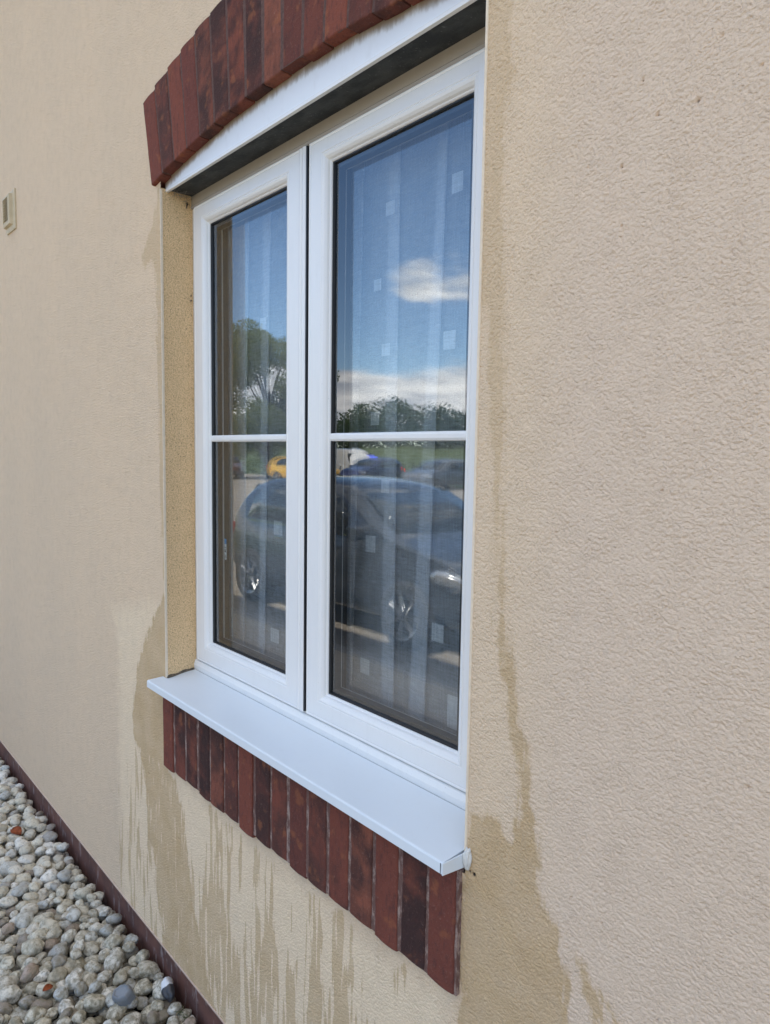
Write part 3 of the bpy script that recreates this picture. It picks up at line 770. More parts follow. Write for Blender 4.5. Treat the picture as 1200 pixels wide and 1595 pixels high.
# ------------------------------------------------------------------ rest of the house (behind and above)
M['tile'] = simple('roof_tiles', (.16, .09, .07), .85, var=.4, scale=8, bumpd=.01)
plain_wall = simple('plain_render', (.55, .48, .37), .9, var=.1, scale=3)
bm = bmesh.new()
for p in ([(-7, 0.26, Z_GR), (-7, 7, Z_GR), (-7, 7, 3.6), (-7, 0.26, 3.6)], [(4.2, .26, Z_GR), (4.2, 7, Z_GR), (4.2, 7, 3.6), (4.2, .26, 3.6)], [(-7, 7, Z_GR), (4.2, 7, Z_GR), (4.2, 7, 3.6), (-7, 7, 3.6)],
          [(-7, 0, Z_GR), (-7, .26, Z_GR), (-7, .26, 3.6), (-7, 0, 3.6)], [(4.2, 0, Z_GR), (4.2, .26, Z_GR), (4.2, .26, 3.6), (4.2, 0, 3.6)],
          [(-7, 0, 3.6), (-7, 7, 3.6), (-7, 3.5, 5.4)], [(4.2, 0, 3.6), (4.2, 7, 3.6), (4.2, 3.5, 5.4)]):
    quad(bm, p)
obj('side_wall', bm, plain_wall, house)
bm = bmesh.new()
loft(bm, [[(x, -.35, 3.42), (x, 3.5, 5.48), (x, 7.35, 3.42), (x, 7.35, 3.54), (x, 3.5, 5.62), (x, -.35, 3.54)] for x in (-7.2, 4.4)], cap=True); obj('roof', bm, M['tile'], house)
bm = bmesh.new(); box(bm, -7.2, 4.4, -.32, -.001, 3.34, 3.43); obj('fascia', bm, M['pvc'], house)

# room behind the window
bm = bmesh.new()
rx0, rx1, ry0, ry1, rz0, rz1 = -1.2, 2.6, .262, 3.6, -.95, 1.55
quad(bm, [(rx0, ry1, rz0), (rx1, ry1, rz0), (rx1, ry1, rz1), (rx0, ry1, rz1)]); quad(bm, [(rx0, ry0, rz0), (rx0, ry1, rz0), (rx0, ry1, rz1), (rx0, ry0, rz1)]); quad(bm, [(rx1, ry0, rz0), (rx1, ry1, rz0), (rx1, ry1, rz1), (rx1, ry0, rz1)])
quad(bm, [(rx0, ry0, rz0), (rx1, ry0, rz0), (rx1, ry1, rz0), (rx0, ry1, rz0)]); quad(bm, [(rx0, ry0, rz1), (rx1, ry0, rz1), (rx1, ry1, rz1), (rx0, ry1, rz1)])
for p in ((rx0, -.03, rz0, rz1), (W + .03, rx1, rz0, rz1), (-.03, W + .03, ZT + .03, rz1), (-.03, W + .03, rz0, -.04)):
    quad(bm, [(p[0], ry0, p[2]), (p[1], ry0, p[2]), (p[1], ry0, p[3]), (p[0], ry0, p[3])])
obj('room_lining', bm, M['room'], house)
bm = bmesh.new()
for p in ([(-.01, .13, -.02), (-.03, ry0, -.04), (-.03, ry0, 1.44), (-.01, .13, 1.41)], [(W + .01, .13, -.02), (W + .03, ry0, -.04), (W + .03, ry0, 1.44), (W + .01, .13, 1.41)], [(-.01, .13, 1.41), (W + .01, .13, 1.41), (W + .03, ry0, 1.434), (-.03, ry0, 1.434)]): quad(bm, p)
obj('inner_reveal', bm, M['inner_reveal'], house)
bm = bmesh.new(); box(bm, -.028, W + .028, .16, .30, -.02, .002); obj('window_board', bm, M['pvc'], house, bev=.003)

# ------------------------------------------------------------------ sheer curtain with gathered pleats and woven squares
def curtain():
    # pleats given at (x top, x bottom, width top, width bottom); between them gentle waves
    pl = [(.012, .02, .03, .03), (.105, .085, .085, .060), (.235, .205, .060, .05), (.36, .35, .04, .03), (.475, .46, .04, .04), (.640, .620, .050, .035), (.762, .765, .050, .058), (.915, .862, .034, .066), (1.035, 1.04, .04, .04), (1.14, 1.15, .04, .04)]
    rows = 60; me = bpy.data.meshes.new('net_curtain'); V, F = [], []
    for j in range(rows + 1):
        t = j / rows; z = 1.375 - t * (1.375 - .006)
        line = [(-.005, .205)]
        for k, (xt, xb, wt, wb) in enumerate(pl):
            xc = xt + (xb - xt) * t; wd = wt + (wb - wt) * t
            # the cloth folds back on itself: forward to xc+wd/2, back to xc-wd/2 a little behind, forward again
            line += [(xc + wd * .45, .196), (xc + wd * .5, .199), (xc + wd * .42, .203), (xc - wd * .42, .207), (xc - wd * .5, .211), (xc - wd * .42, .214)]
            if k + 1 < len(pl):
                xn = pl[k + 1][0] + (pl[k + 1][1] - pl[k + 1][0]) * t - (pl[k + 1][2] + (pl[k + 1][3] - pl[k + 1][2]) * t) * .5
                for u in (.2, .4, .6, .8):
                    xx = xc + wd * .5 + (xn - xc - wd * .5) * u
                    line.append((xx, .205 + .007 * math.sin(u * math.pi) * math.sin(k * 2.1 + t * .8)))
        line.append((1.205, .205))
        for x, y in line: V.append((x, y + .002 * noise.noise(Vector((x * 7, z * 2.0, 3))), z))
        m = len(line)
    for j in range(rows):
        for i in range(m - 1):
            a = j * m + i; F.append((a, a + 1, a + m + 1, a + m))
    nb = len(F)
    for (x, z, s, sh) in [(.762, 1.208, .030, 1), (.964, 1.209, .030, 1.3), (.722, 1.047, .026, 1), (.754, .898, .028, 1), (.951, .898, .034, 1.1), (.719, .743, .030, 1), (.759, .586, .028, 1.1), (.709, .447, .036, 1.1), (.936, .278, .036, 1.1), (.694, .145, .034, 1.1), (.992, .116, .045, 1.6), (.309, .449, .044, .9), (.293, .137, .044, .9), (.231, 1.022, .034, 1),
                          (.41, .30, .04, 1), (.12, .62, .034, 1), (1.09, .55, .036, 1), (.52, .8, .03, 1), (1.10, .95, .034, 1)]:
        b = len(V); h = s * sh / 2; hw = s * .5
        V += [(x - hw, .1945, z - h), (x + hw, .1945, z - h), (x + hw, .1945, z + h), (x - hw, .1945, z + h)]; F.append((b, b + 1, b + 2, b + 3))
    me.from_pydata(V, [], F)
    me.polygons.foreach_set('material_index', [0] * nb + [1] * (len(F) - nb)); me.polygons.foreach_set('use_smooth', [True] * nb + [False] * (len(F) - nb))
    o = mesh_obj('net_curtain', me, [M['voile'], M['voile_patch']])
    tag(o, 'sheer white voile curtain with small woven squares hanging behind the window glass', 'curtain')
curtain()

# ------------------------------------------------------------------ ground, path, parking
def asphalt():
    q = NT('asphalt'); v = q.mapv(); g = q.noise(v, 160, 3, .7); b = q.noise(v, .8, 3)
    c = q.mix(q.step(g, .4, .65), (.17, .155, .135), (.27, .245, .21)); c = q.mix(q.math('MULTIPLY', q.step(b, .4, .7), .4), c, (.27, .25, .225))
    q.base(c); q.rough(.9); q.bump(g, .5, .004); return q.m
def grass_m():
    q = NT('grass'); v = q.mapv(); g = q.noise(v, 30, 4, .7); b = q.noise(v, .25, 3)
    q.base(q.mix(g, q.mix(b, (.045, .075, .018), (.080, .110, .030)), (.035, .055, .012))); q.rough(.9); return q.m
M['asphalt'] = asphalt(); M['grass'] = grass_m()
M['soil'] = simple('dark_soil', (.050, .038, .026), .95, var=.5, scale=60, bumpd=.006)
M['paving'] = simple('pale_concrete_paving', (.60, .52, .41), .9, var=.15, scale=12, bumpd=.002)
M['kerb'] = simple('concrete_kerb', (.36, .35, .33), .9, var=.2, scale=20)
M['paint'] = simple('road_paint', (.75, .75, .72), .7, var=.2, scale=20)
M['timber'] = simple('timber_edging', (.11, .07, .045), .85, var=.4, scale=15)
bm = bmesh.new(); quad(bm, [(-600, -600, Z_GR - .02), (600, -600, Z_GR - .02), (600, 600, Z_GR - .02), (-600, 600, Z_GR - .02)]); tag(obj('ground', bm, M['grass']), kind='structure')
bm = bmesh.new(); box(bm, -8, 5, -.95, .30, Z_GR - .05, Z_GR + .012); tag(obj('soil_bed', bm, M['soil']), kind='structure')
bm = bmesh.new(); box(bm, -8, 5, -2.45, -1.0, Z_GR - .05, Z_GR + .05); tag(obj('path', bm, M['paving']), kind='structure')
bm = bmesh.new(); box(bm, -40, 20, -2.58, -2.453, Z_GR - .05, Z_GR + .052); tag(obj('kerb', bm, M['kerb'], bev=.012), kind='structure')
bm = bmesh.new(); quad(bm, [(-60, -26, Z_GR - .008), (25, -26, Z_GR - .008), (25, -2.58, Z_GR - .008), (-60, -2.58, Z_GR - .008)]); tag(obj('car_park', bm, M['asphalt']), kind='structure')
bm = bmesh.new()
for k in range(-12, 7):
    x = -.5 + k * 2.6; quad(bm, [(x, -7.6, Z_GR - .003), (x + .1, -7.6, Z_GR - .003), (x + .1, -5.2, Z_GR - .003), (x, -5.2, Z_GR - .003)])
    quad(bm, [(x, -24.5, Z_GR - .003), (x + .1, -24.5, Z_GR - .003), (x + .1, -20, Z_GR - .003), (x, -20, Z_GR - .003)])
tag(obj('road_marking', bm, M['paint']), kind='structure')
bm = bmesh.new(); box(bm, -8, 5, -.998, -.953, Z_GR - .05, Z_GR + .09); tag(obj('timber_edging', bm, M['timber'], bev=.004), 'brown timber board edging the pebble bed', 'edging')
# grassy bank beyond the car park
bm = bmesh.new(); rings = []
for k in range(41):
    x = -120 + k * 4.5; wv = .3 * math.sin(k * .9)
    rings.append([(x, -26.5, Z_GR - .03), (x, -30, Z_GR + .5 + wv * .3), (x, -38, .4 + wv * .5), (x, -50, 1.2 + wv), (x, -75, 1.4)])
loft(bm, rings, close=False); tag(obj('grass_bank', bm, M['grass'], smooth=True), kind='structure')

# ------------------------------------------------------------------ pebbles
NSH = 10
def pebble_mesh(seed, sub):
    r = random.Random(seed); bm = bmesh.new(); bmesh.ops.create_icosphere(bm, subdivisions=sub, radius=1)
    o = Vector((seed * 3.1, seed * 1.7, 0))
    for v_ in bm.verts:
        k = 1 + .30 * noise.noise(v_.co * .9 + o) + .11 * noise.noise(v_.co * 2.1 + o); v_.co *= k
        v_.co = Vector([math.copysign(abs(c_) ** .93, c_) for c_ in v_.co])
    me = bpy.data.meshes.new('pebble'); bm.to_mesh(me); bm.free(); me.polygons.foreach_set('use_smooth', [True] * len(me.polygons)); me.materials.append(M['pebble'])
    return me
hi = [pebble_mesh(k, 4) for k in range(NSH)]; lo = [pebble_mesh(k, 2) for k in range(NSH)]; md = [pebble_mesh(k, 3) for k in range(NSH)]
R2 = np.random.RandomState(11)
px_, py_, pz_, pr_ = [], [], [], []
area = [(-4.2, 1.5, 4600)]
PX = np.zeros(0); PY = PX.copy(); PZ = PX.copy(); PR = PX.copy()
total = 5200; PX = np.zeros(total); PY = PX.copy(); PZ = PX.copy(); PR = PX.copy(); cnt = 0
SOIL = Z_GR + .012; FL = .72
for i in range(total):
    r = float(np.clip(R2.lognormal(math.log(.0203), .24), .011, .032))
    best = None
    for c in range(7):
        x = R2.uniform(-3.6, 1.3) if R2.rand() > .5 else R2.uniform(-2.2, .5); y = R2.uniform(-.93 + r, -.004 - r * .9)
        if R2.rand() < .3: y = max(-.5, y * .5) if y * .5 < -.004 - r * .9 else y
        d2 = (PX[:cnt] - x) ** 2 + (PY[:cnt] - y) ** 2; rs = (PR[:cnt] + r) * .93; m = d2 < rs ** 2
        z = SOIL + r * FL * .7
        if m.any(): z = max(z, float((PZ[:cnt][m] + FL * np.sqrt(rs[m] ** 2 - d2[m])).max()))
        if best is None or z < best[2]: best = (x, y, z)
    if best[2] > Z_GR + .085: continue
    PX[cnt], PY[cnt], PZ[cnt] = best; PR[cnt] = r; cnt += 1
P3 = np.stack([PX[:cnt], PY[:cnt], PZ[:cnt]], 1); PR = PR[:cnt]
v_ = P3 - np.array(CAM); dep = v_ @ np.array(_f); u_ = (v_ @ np.array(_r)) / dep * 1079.69 + 600; w_ = 797.5 - (v_ @ np.array(_u)) / dep * 1079.69
size = PR / dep
# which are on top (not covered seen from the camera)
inframe = (u_ > -12) & (u_ < 345) & (w_ > 1100) & (w_ < 1607) & (dep > 0)
cand = np.where(inframe)[0]
buf = {}
for i in cand[np.argsort(dep[cand])]:
    rp = 1079.69 * PR[i] / dep[i] * .8; vis = 0; tot = 0
    for a in np.arange(-rp, rp + 1, 2.5):
        for b in np.arange(-rp, rp + 1, 2.5):
            if a * a + b * b > rp * rp: continue
            xx, yy = int((u_[i] + a) // 2.5), int((w_[i] + b) // 2.5)
            tot += 1
            if (xx, yy) not in buf: buf[(xx, yy)] = i; 
vis_count = {}
for kx, i in buf.items():
    if 0 <= kx[0] * 2.5 < 345 and kx[1] * 2.5 < 1596: vis_count[i] = vis_count.get(i, 0) + 1
order = sorted(vis_count, key=lambda i: -vis_count[i])
solo = set(order[:300])
proto = None
def pebble_rot(r): return (r.uniform(-.25, .25), r.uniform(-.25, .25), r.uniform(0, 6.28))
stv, stf, str_ = [], [], []
voff = 0
lo_np = [(np.array([v.co[:] for v in m.vertices]), np.array([p.vertices[:] for p in m.polygons])) for m in lo]
md_np = [(np.array([v.co[:] for v in m.vertices]), np.array([p.vertices[:] for p in m.polygons])) for m in md]
for i in range(cnt):
    r = random.Random(i); sx_, sy_, sz_ = PR[i] * r.uniform(1.02, 1.32), PR[i] * r.uniform(.86, 1.04), PR[i] * r.uniform(.66, .84)
    rot = pebble_rot(r); k = r.randrange(NSH)
    if i in solo:
        o = bpy.data.objects.new('pebble', hi[k]); COL.objects.link(o); o.location = P3[i]; o.scale = (sx_, sy_, sz_); o.rotation_euler = rot
        tag(o, 'smooth rounded cream or grey pebble lying among the others at the foot of the wall', 'pebble', 'loose pebbles in the bed along the wall')
    else:
        V, F = (md_np if vis_count.get(i, 0) > 0 else lo_np)[k]
        Mt = np.array((Matrix.LocRotScale(Vector(P3[i]), __import__('mathutils').Euler(rot), Vector((sx_, sy_, sz_)))))
        VV = V @ Mt[:3, :3].T + Mt[:3, 3]; stv.append(VV); stf.append(F + voff); str_.append(np.full(len(VV), r.random())); voff += len(VV)
stv = np.concatenate(stv); stf = np.concatenate(stf); str_ = np.concatenate(str_)
me = bpy.data.meshes.new('pebble_gravel'); me.vertices.add(len(stv)); me.vertices.foreach_set('co', stv.astype(np.float32).ravel())
me.loops.add(stf.size); me.loops.foreach_set('vertex_index', stf.astype(np.int32).ravel()); me.polygons.add(len(stf))
me.polygons.foreach_set('loop_start', np.arange(0, stf.size, 3, dtype=np.int32)); me.polygons.foreach_set('loop_total', np.full(len(stf), 3, np.int32)); me.update(calc_edges=True)
me.polygons.foreach_set('use_smooth', np.ones(len(stf), bool)); a = me.attributes.new('rnd', 'FLOAT', 'POINT'); a.data.foreach_set('value', str_.astype(np.float32))
tag(mesh_obj('pebble_gravel', me, M['pebble']), 'mass of smaller and hidden cream pebbles filling the bed along the wall', 'gravel', kind='stuff')


def top_at(x, y, rad=.02):
    d2 = (P3[:, 0] - x) ** 2 + (P3[:, 1] - y) ** 2; m = d2 < (PR + rad) ** 2
    return float((P3[m, 2] + PR[m] * .6).max()) if m.any() else SOIL

# dirty grey plastic cap among the pebbles
q = NT('grey_plastic'); q.base((.22, .23, .24)); q.rough(.4); q.b.inputs['Transmission Weight'].default_value = .15; M['greyp'] = q.m
bm = bmesh.new(); rings = []
for z, rr2 in ((-.022, .030), (-.018, .033), (.008, .034), (.017, .030), (.020, .024), (.016, .020)):
    rings.append([(rr2 * math.cos(t + .2), rr2 * .78 * math.sin(t + .2), z) for t in [2 * math.pi * k / 7 for k in range(7)]])
loft(bm, rings, cap=True)
o = obj('plastic_cap', bm, M['greyp'], bev=.002); o.location = (.004, -.148, top_at(.0, -.148) + .006); o.rotation_euler = (.35, -.25, .6)
tag(o, 'dull grey faceted plastic cap lying on the pebbles near the wall', 'plastic cap')
# half white, half black stone
q = NT('two_tone_stone'); v = q.mapv(); sx_, sy_, sz_ = q.sep(v)
q.base(q.mix(q.step(q.math('ADD', sx_, q.math('MULTIPLY', q.math('SUBTRACT', q.noise(v, 3, 3), .5), .3)), -.05, .02), (.62, .63, .64), (.035, .035, .038))); q.rough(.4); M['two'] = q.m
me = hi[2].copy(); me.materials.clear(); o = bpy.data.objects.new('pebble', me); COL.objects.link(o); me.materials.append(M['two'])
o.location = (.070, -.040, top_at(.07, -.045) + .008); o.scale = (.034, .019, .018); o.rotation_euler = (0, .35, -.15)
tag(o, 'two-tone stone, half white and half black, against the plinth', 'pebble')
# orange leaves and broken clay
M['leaf'] = simple('orange_leaf', (.30, .075, .025), .7, var=.5, scale=80)
M['leaf'].node_tree.nodes['Principled BSDF'].inputs['Specular IOR Level'].default_value = .2
def leaf(x, y, s, rz, label):
    bm = bmesh.new(); rows_ = []
    for i in range(7):
        t = i / 6; wd = math.sin(math.pi * min(1, t * .93 + .05)) ** .8 * .34
        rows_.append([(s * (t - .5), s * wd * u, s * (.10 * u * u + .14 * math.sin(t * 3.1))) for u in (-1, -.5, 0, .5, 1)])
    loft(bm, rows_, close=False); o = obj('leaf', bm, M['leaf'], smooth=True); o.modifiers.new('thick', 'SOLIDIFY').thickness = .0006
    o.location = (x, y, top_at(x, y, .0) + .004); o.rotation_euler = (.25, .2, rz); tag(o, label, 'leaf')
leaf(-1.197, -.144, .060, .4, 'curled orange-red leaf farthest along the pebbles, near the left edge')
leaf(-.187, -.305, .034, 1.9, 'small pointed orange leaf between the nearest pebbles at the bottom')
# dry grass stalks at the near end, by the plinth
M['straw'] = simple('dry_straw', (.36, .30, .19), .8)
for (x, y, ln, rz, lab) in [(.055, -.135, .075, .9, 'dry straw stalk lying across pebbles beside the grey plastic cap'), (.14, -.035, .06, 2.2, 'short dry straw stalk by the foot of the plinth')]:
    bm = bmesh.new(); tube(bm, [(-ln / 2, 0, 0), (-ln / 6, .004, .006), (ln / 5, -.003, .004), (ln / 2, 0, .001)], [.0012, .0011, .0009, .0004], 6)
    o = obj('straw', bm, M['straw'], smooth=True); o.location = (x, y, top_at(x, y, .0) + .003); o.rotation_euler = (0, 0, rz); tag(o, lab, 'straw')
# small weed tufts rooted against the plinth
M['weed'] = simple('weed_green', (.12, .15, .06), .8)
bm = bmesh.new(); r = random.Random(5)
for k in range(34):
    a = r.uniform(0, 6.28); l = r.uniform(.02, .055); b0 = Vector((r.uniform(-.02, .02), r.uniform(-.008, .006), 0)); tip = b0 + Vector((math.cos(a) * l * .7, -abs(math.sin(a)) * l * .6, l * .7)); mid_ = (b0 + tip) / 2 + Vector((0, 0, l * .2))
    tube(bm, [b0, mid_, tip], [.0009, .0007, .0002], 4)
o = obj('weed_tuft', bm, M['weed']); o.location = (.16, -.018, Z_GR + .045); tag(o, 'thin weed tuft growing between pebbles and plinth at the near end', 'weed')

# ------------------------------------------------------------------ cars, seen mirrored in the glass
def paint(name, col):
    q = NT(name); q.base(col); q.rough(.28); q.b.inputs['Coat Weight'].default_value = 1; q.b.inputs['Coat Roughness'].default_value = .04; q.b.inputs['Metallic'].default_value = .3; return q.m
M['car_glass'] = simple('car_window_glass', (.015, .02, .024), .03, spec=.9, var=.1); M['tyre'] = simple('tyre_rubber', (.02, .02, .02), .8); M['alloy'] = simple('bright_alloy', (.45, .46, .48), .22, metal=1, var=.1)
M['chrome'] = simple('chrome', (.85, .86, .88), .08, metal=1, var=.05); M['lens'] = simple('headlamp_lens', (.80, .83, .86), .10, metal=.85, var=.3, scale=18)
q = NT('tail_lamp'); q.base((.5, .02, .02)); q.rough(.2); q.b.inputs['Emission Color'].default_value = (1, .06, .05, 1); q.b.inputs['Emission Strength'].default_value = 1.6; M['tail'] = q.m
q = NT('blue_beacon'); q.base((.04, .06, .6)); q.b.inputs['Emission Color'].default_value = (.10, .15, 1, 1); q.b.inputs['Emission Strength'].default_value = 1.5; M['beacon'] = q.m


def car(label, col, loc, rz, L_=3.95, Wd=1.74, H=1.47, lamps_on=False, van=False, group=None):
    root = empty('parked_car', loc, rz); tag(root, label, 'car', group)
    pm = paint('car_paint', col)
    hw = Wd / 2
    # stations: x, lower z, belt z, roof z (None when no cabin), half width factor
    if van: S = [(-.5, .34, .70, .72, .86), (-.485, .22, .95, 1.9, .95), (-.2, .20, .98, 2.0, 1), (.15, .20, .98, 2.0, 1), (.27, .20, 1.0, 1.85, .99), (.36, .20, 1.02, 1.25, .97), (.44, .22, .86, .9, .93), (.49, .28, .70, .72, .82)]
    else: S = [(-.5, .42, .66, .68, .80), (-.488, .28, .86, .90, .89), (-.455, .21, .93, 1.18, .94), (-.40, .19, .95, H - .08, .97), (-.30, .18, .94, H - .01, .99), (-.12, .18, .92, H, 1), (.02, .18, .91, H - .03, 1), (.10, .18, .90, H - .13, 1), (.20, .18, .90, 1.08, .99), (.27, .18, .895, .935, .98), (.36, .19, .85, .875, .96), (.44, .22, .75, .775, .90), (.485, .28, .62, .64, .78), (.50, .36, .52, .54, .66)]
    bm = bmesh.new(); rings = []
    for t, lz, bz, tz, wf in S:
        x = t * L_; h = hw * wf; cab = max(0.0, min(1.0, (tz - bz) / .5)); tw = h * (1 - .23 * cab)
        half = [(0, lz), (h * .80, lz), (h * .97, lz + .06), (h * 1.0, lz + (bz - lz) * .5), (h * .985, lz + (bz - lz) * .78), (h * .94, bz), (h * .94 + (tw - h * .94) * .5, bz + (tz - bz) * .52), (tw * .93, bz + (tz - bz) * .88), (tw * .80, bz + (tz - bz) * .985), (0, tz + .012)]
        rings.append([(x, -a, z) for a, z in half] + [(x, a, z) for a, z in half[-2:0:-1]])
    loft(bm, rings, cap=True)
    body = obj('body', bm, pm, root, smooth=True); ss = body.modifiers.new('s', 'SUBSURF'); ss.levels = ss.render_levels = 2
    # glazing
    if not van:
        for s in (-1, 1):
            for nm, xs in (('side_window', (-.36, -.155)), ('side_window', (-.14, .085))):
                bm = bmesh.new(); n = 6; low, up = [], []
                for k in range(n + 1):
                    t = xs[0] + (xs[1] - xs[0]) * k / n
                    a = np.interp(t, [q_[0] for q_ in S], [q_[2] for q_ in S]); b = np.interp(t, [q_[0] for q_ in S], [q_[3] for q_ in S])
                    hh = min(b - .10, a + .42) if t < .02 else min(b - .10, a + .42) - max(0, (t - .02)) * 2.0
                    if t < -.3: hh -= (-.3 - t) * 2.2
                    yb = s * hw * .955; yt = s * (hw * .955 - (hh - a) * .36)
                    low.append((t * L_, yb, a + .03)); up.append((t * L_, yt, max(hh, a + .05)))
                loft(bm, [low, up], close=False); o = obj(nm, bm, M['car_glass'], root, smooth=True); so_ = o.modifiers.new('t', 'SOLIDIFY'); so_.thickness = .01; so_.offset = 0
        for nm, pts in (('windscreen', [(.248, .955, .80), (.165, 1.17, .74), (.10, 1.315, .68)]), ('rear_window', [(-.474, 1.02, .70), (-.452, 1.17, .68), (-.425, 1.32, .62)])):
            bm = bmesh.new(); sg = 1 if nm == 'windscreen' else -1
            loft(bm, [[(x * L_ + sg * (.05 - .05 * (u * u)), hw * w_f * u, z + .012) for u in (-1, -.6, 0, .6, 1)] for x, z, w_f in pts], close=False); o = obj(nm, bm, M['car_glass'], root, smooth=True); so_ = o.modifiers.new('t', 'SOLIDIFY'); so_.thickness = .015; so_.offset = 0
    else:
        bm = bmesh.new(); loft(bm, [[(.365 * L_, hw * .88 * u, 1.12) for u in (-1, 0, 1)], [(.285 * L_, hw * .78 * u, 1.70) for u in (-1, 0, 1)]], close=False); o = obj('windscreen', bm, M['car_glass'], root); o.modifiers.new('t', 'SOLIDIFY').thickness = .08
    # wheels
    for xw in (-.335, .315):
        for s in (-1, 1):
            bm = bmesh.new(); rings = []
            for yy, rr in ((-.10, .20), (-.10, .285), (-.085, .305), (0, .31), (.085, .305), (.10, .285), (.10, .20)):
                rings.append([(rr * math.cos(a), yy, rr * math.sin(a)) for a in [2 * math.pi * k / 28 for k in range(28)]])
            loft(bm, rings); wh = obj('wheel', bm, M['tyre'], root, smooth=True); wh.location = (xw * L_, s * (hw - .085), .31)
            bm = bmesh.new()
            loft(bm, [[(rr * math.cos(a), s * yy, rr * math.sin(a)) for a in [2 * math.pi * k / 28 for k in range(28)]] for yy, rr in ((.09, .212), (.104, .206), (.098, .19), (.04, .185))])
            for k in range(7):
                a = 2 * math.pi * k / 7; d = Vector((math.cos(a), 0, math.sin(a))); e = Vector((-math.sin(a), 0, math.cos(a)))
                loft(bm, [[d * r0 + e * w0 + Vector((0, s * y0, 0)), d * r0 - e * w0 + Vector((0, s * y0, 0)), d * r0 - e * w0 * .6 + Vector((0, s * (y0 + .016), 0)), d * r0 + e * w0 * .6 + Vector((0, s * (y0 + .016), 0))] for r0, w0, y0 in ((.02, .022, .072), (.10, .018, .082), (.20, .026, .086))], cap=True)
            obj('rim', bm, M['alloy'], wh)
    # lamps, grille, handles, mirrors, plates
    for s in (-1, 1):
        bm = bmesh.new(); rings = []
        for t in (0, .2, .45, .7, .9, 1):
            x = L_ * (.385 + .085 * t) if not van else L_ * (.44 + .045 * t); hgt = .075 * math.sin(math.pi * (.12 + .8 * t)) + .01; y = s * hw * (.955 - .14 * t ** 1.5); zc = .70 - .06 * t
            rings.append([(x, y - s * .04, zc - hgt * .8), (x + .015, y + s * .006, zc - hgt), (x + .02, y + s * .012, zc), (x + .012, y, zc + hgt), (x, y - s * .05, zc + hgt * .7)])
        loft(bm, rings, cap=True); obj('headlight', bm, M['lens'], root, smooth=True)
        bm = bmesh.new(); box(bm, -.495 * L_ - .005, -.462 * L_, s * hw * .62, s * hw * .90, .68, .88); obj('tail_light', bm, M['tail'] if lamps_on else simple('tail_lens', (.35, .02, .02), .2), root, bev=.015)
        for xh in (-.20, .03):
            bm = bmesh.new(); box(bm, xh * L_, xh * L_ + .17, s * (hw * .985) - .012, s * (hw * .985) + .03, .80, .825); obj('door_handle', bm, M['chrome'], root, bev=.006)
        bm = bmesh.new(); box(bm, .155 * L_, .195 * L_, s * hw * .98, s * (hw * .98 + .17), .93, 1.06); obj('wing_mirror', bm, pm, root, bev=.03, seg=3)
        bm = bmesh.new(); box(bm, -.36 * L_, .16 * L_, s * (hw * .935) - .008, s * (hw * .935) + .012, .935, .95); obj('chrome_trim', bm, M['chrome'], root)
    bm = bmesh.new(); box(bm, L_ * .478, L_ * .503, -.42, .42, .36, .50); obj('grille', bm, M['tyre'], root, bev=.01)
    return root


ZC = Z_GR - .008
car('dark blue-grey hatchback parked broadside near the house, mirrored in the panes', (.028, .036, .050), (-3.62, -3.86, ZC), 0.0, L_=3.95)
car('yellow hatchback parked on the far side of the car park', (.75, .42, .02), (-30.8, -22.0, ZC), -.35, L_=4.1, H=1.45)
pc = car('dark blue estate with lit red tail lamps on the far side of the car park', (.03, .04, .12), (-27.5, -24.2, ZC), 1.35, L_=4.3, lamps_on=True)
bm = bmesh.new(); box(bm, -.12, .03, -.25, .25, 1.48, 1.55); obj('beacon_bar', bm, M['beacon'], pc, bev=.03)
car('white panel van on the far side of the car park', (.72, .72, .70), (-31.2, -25.4, ZC), .2, L_=5.0, Wd=1.95, van=True)
car('grey hatchback at the right end of the far parking row', (.12, .13, .15), (-21.5, -23.5, ZC), 1.5, L_=4.2)
car('maroon hatchback at the left end of the far parking row', (.16, .02, .03), (-38.5, -21.2, ZC), .4, L_=4.2)

# ------------------------------------------------------------------ trees, hedge
def leaf_cloud(bm_arrays, cen, rad, n, size, r):
    V, F = bm_arrays
    for k in range(n):
        while True:
            p = Vector((r.uniform(-1, 1), r.uniform(-1, 1), r.uniform(-1, 1)))
            if p.length < 1: break
        p = p * (p.length ** -.35 if p.length > .1 else 1)
        c = Vector((cen[0] + p.x * rad[0], cen[1] + p.y * rad[1], cen[2] + p.z * rad[2]))
        a = Vector((r.gauss(0, 1), r.gauss(0, 1), r.gauss(0, 1))).normalized(); b = a.orthogonal().normalized(); s = size * r.uniform(.6, 1.3); a *= s; b *= s * .7
        i = len(V); V += [c - a, c + b, c + a, c - b]; F.append((i, i + 1, i + 2, i + 3))
def leaf_mat(name, c1, c2):
    q = NT(name); n = q.noise(q.mapv(), 1.2, 3); q.base(q.mix(q.step(n, .35, .65), c1, c2)); q.rough(.6); q.b.inputs['Transmission Weight'].default_value = 0
    tl = q.n('ShaderNodeBsdfTranslucent'); tl.inputs[0].default_value = (*[min(1, x * 1.6) for x in c1], 1); mx = q.n('ShaderNodeMixShader'); mx.inputs[0].default_value = .35
    q.t.links.new(q.b.outputs[0], mx.inputs[1]); q.t.links.new(tl.outputs[0], mx.inputs[2]); q.t.links.new(mx.outputs[0], q.o.inputs['Surface']); return q.m
M['leaf_a'] = leaf_mat('tree_leaves', (.17, .20, .075), (.12, .15, .055)); M['leaf_b'] = leaf_mat('wood_leaves', (.070, .105, .032), (.045, .070, .022)); M['bark'] = simple('bark', (.10, .08, .06), .9)


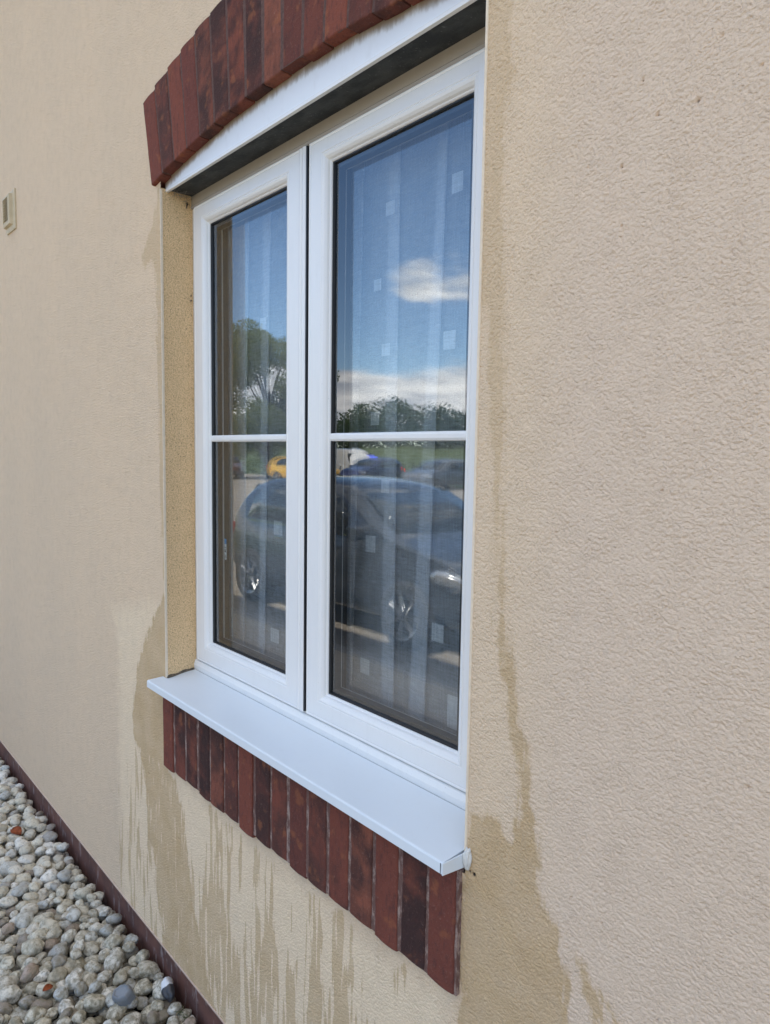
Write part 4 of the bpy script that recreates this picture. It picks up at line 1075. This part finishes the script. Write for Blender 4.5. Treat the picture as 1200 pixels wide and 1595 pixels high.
def tree(x, y, z0, h, cr, label, seed, mat, n=5200):
    r = random.Random(seed); root = empty('broadleaf_tree', (x, y, z0)); tag(root, label, 'tree')
    bm = bmesh.new(); tube(bm, [(0, 0, -.1), (.05, 0, h * .3), (-.05, .1, h * .6), (0, 0, h * .9)], [.22, .17, .11, .03], 10)
    V, F = [], []
    for k in range(34):
        a = r.uniform(0, 6.28); zz = r.uniform(.16, .95) * h; rr = cr * math.sqrt(max(.05, 1 - ((zz / h - .5) / .5) ** 2)) * r.uniform(.45, .95); c = Vector((math.cos(a) * rr, math.sin(a) * rr, zz))
        tube(bm, [(0, 0, zz * .55), tuple(c * .55 + Vector((0, 0, zz * .38))), tuple(c)], [.07, .045, .012], 6)
        leaf_cloud((V, F), c, (cr * r.uniform(.24, .42), cr * r.uniform(.24, .42), cr * r.uniform(.2, .36)), n // 34, .095, r)
    obj('trunk', bm, M['bark'], root)
    me = bpy.data.meshes.new('crown'); me.from_pydata([tuple(v) for v in V], [], F); mesh_obj('crown', me, mat, root)
tree(-35.6, -22.6, Z_GR, 9.3, 3.7, 'tall loose green tree standing beyond the car park', 4, M['leaf_a'], 30000)
r = random.Random(21); V, F = [], []
for k in range(150):
    x = -105 + k * .72; y = -52 + r.uniform(-5, 5); h = r.uniform(4.2, 5.6) + 0.6 * math.sin(k * .21)
    leaf_cloud((V, F), (x, y, h * .5 + 1.0), (2.2, 2.0, h * .5), 330, .22, r)
me = bpy.data.meshes.new('far_wood'); me.from_pydata([tuple(v) for v in V], [], F)
tag(mesh_obj('far_wood', me, M['leaf_b']), 'dark green belt of woodland beyond the grassy bank', 'woodland', kind='stuff')
V, F = [], []
for k in range(260):
    leaf_cloud((V, F), (-75 + k * .38, -26.6 + r.uniform(-.1, .1), Z_GR + .62), (.34, .42, .62), 60, .07, r)
me = bpy.data.meshes.new('hedge'); me.from_pydata([tuple(v) for v in V], [], F)
tag(mesh_obj('hedge', me, M['leaf_b']), 'long clipped dark hedge along the back of the car park', 'hedge')
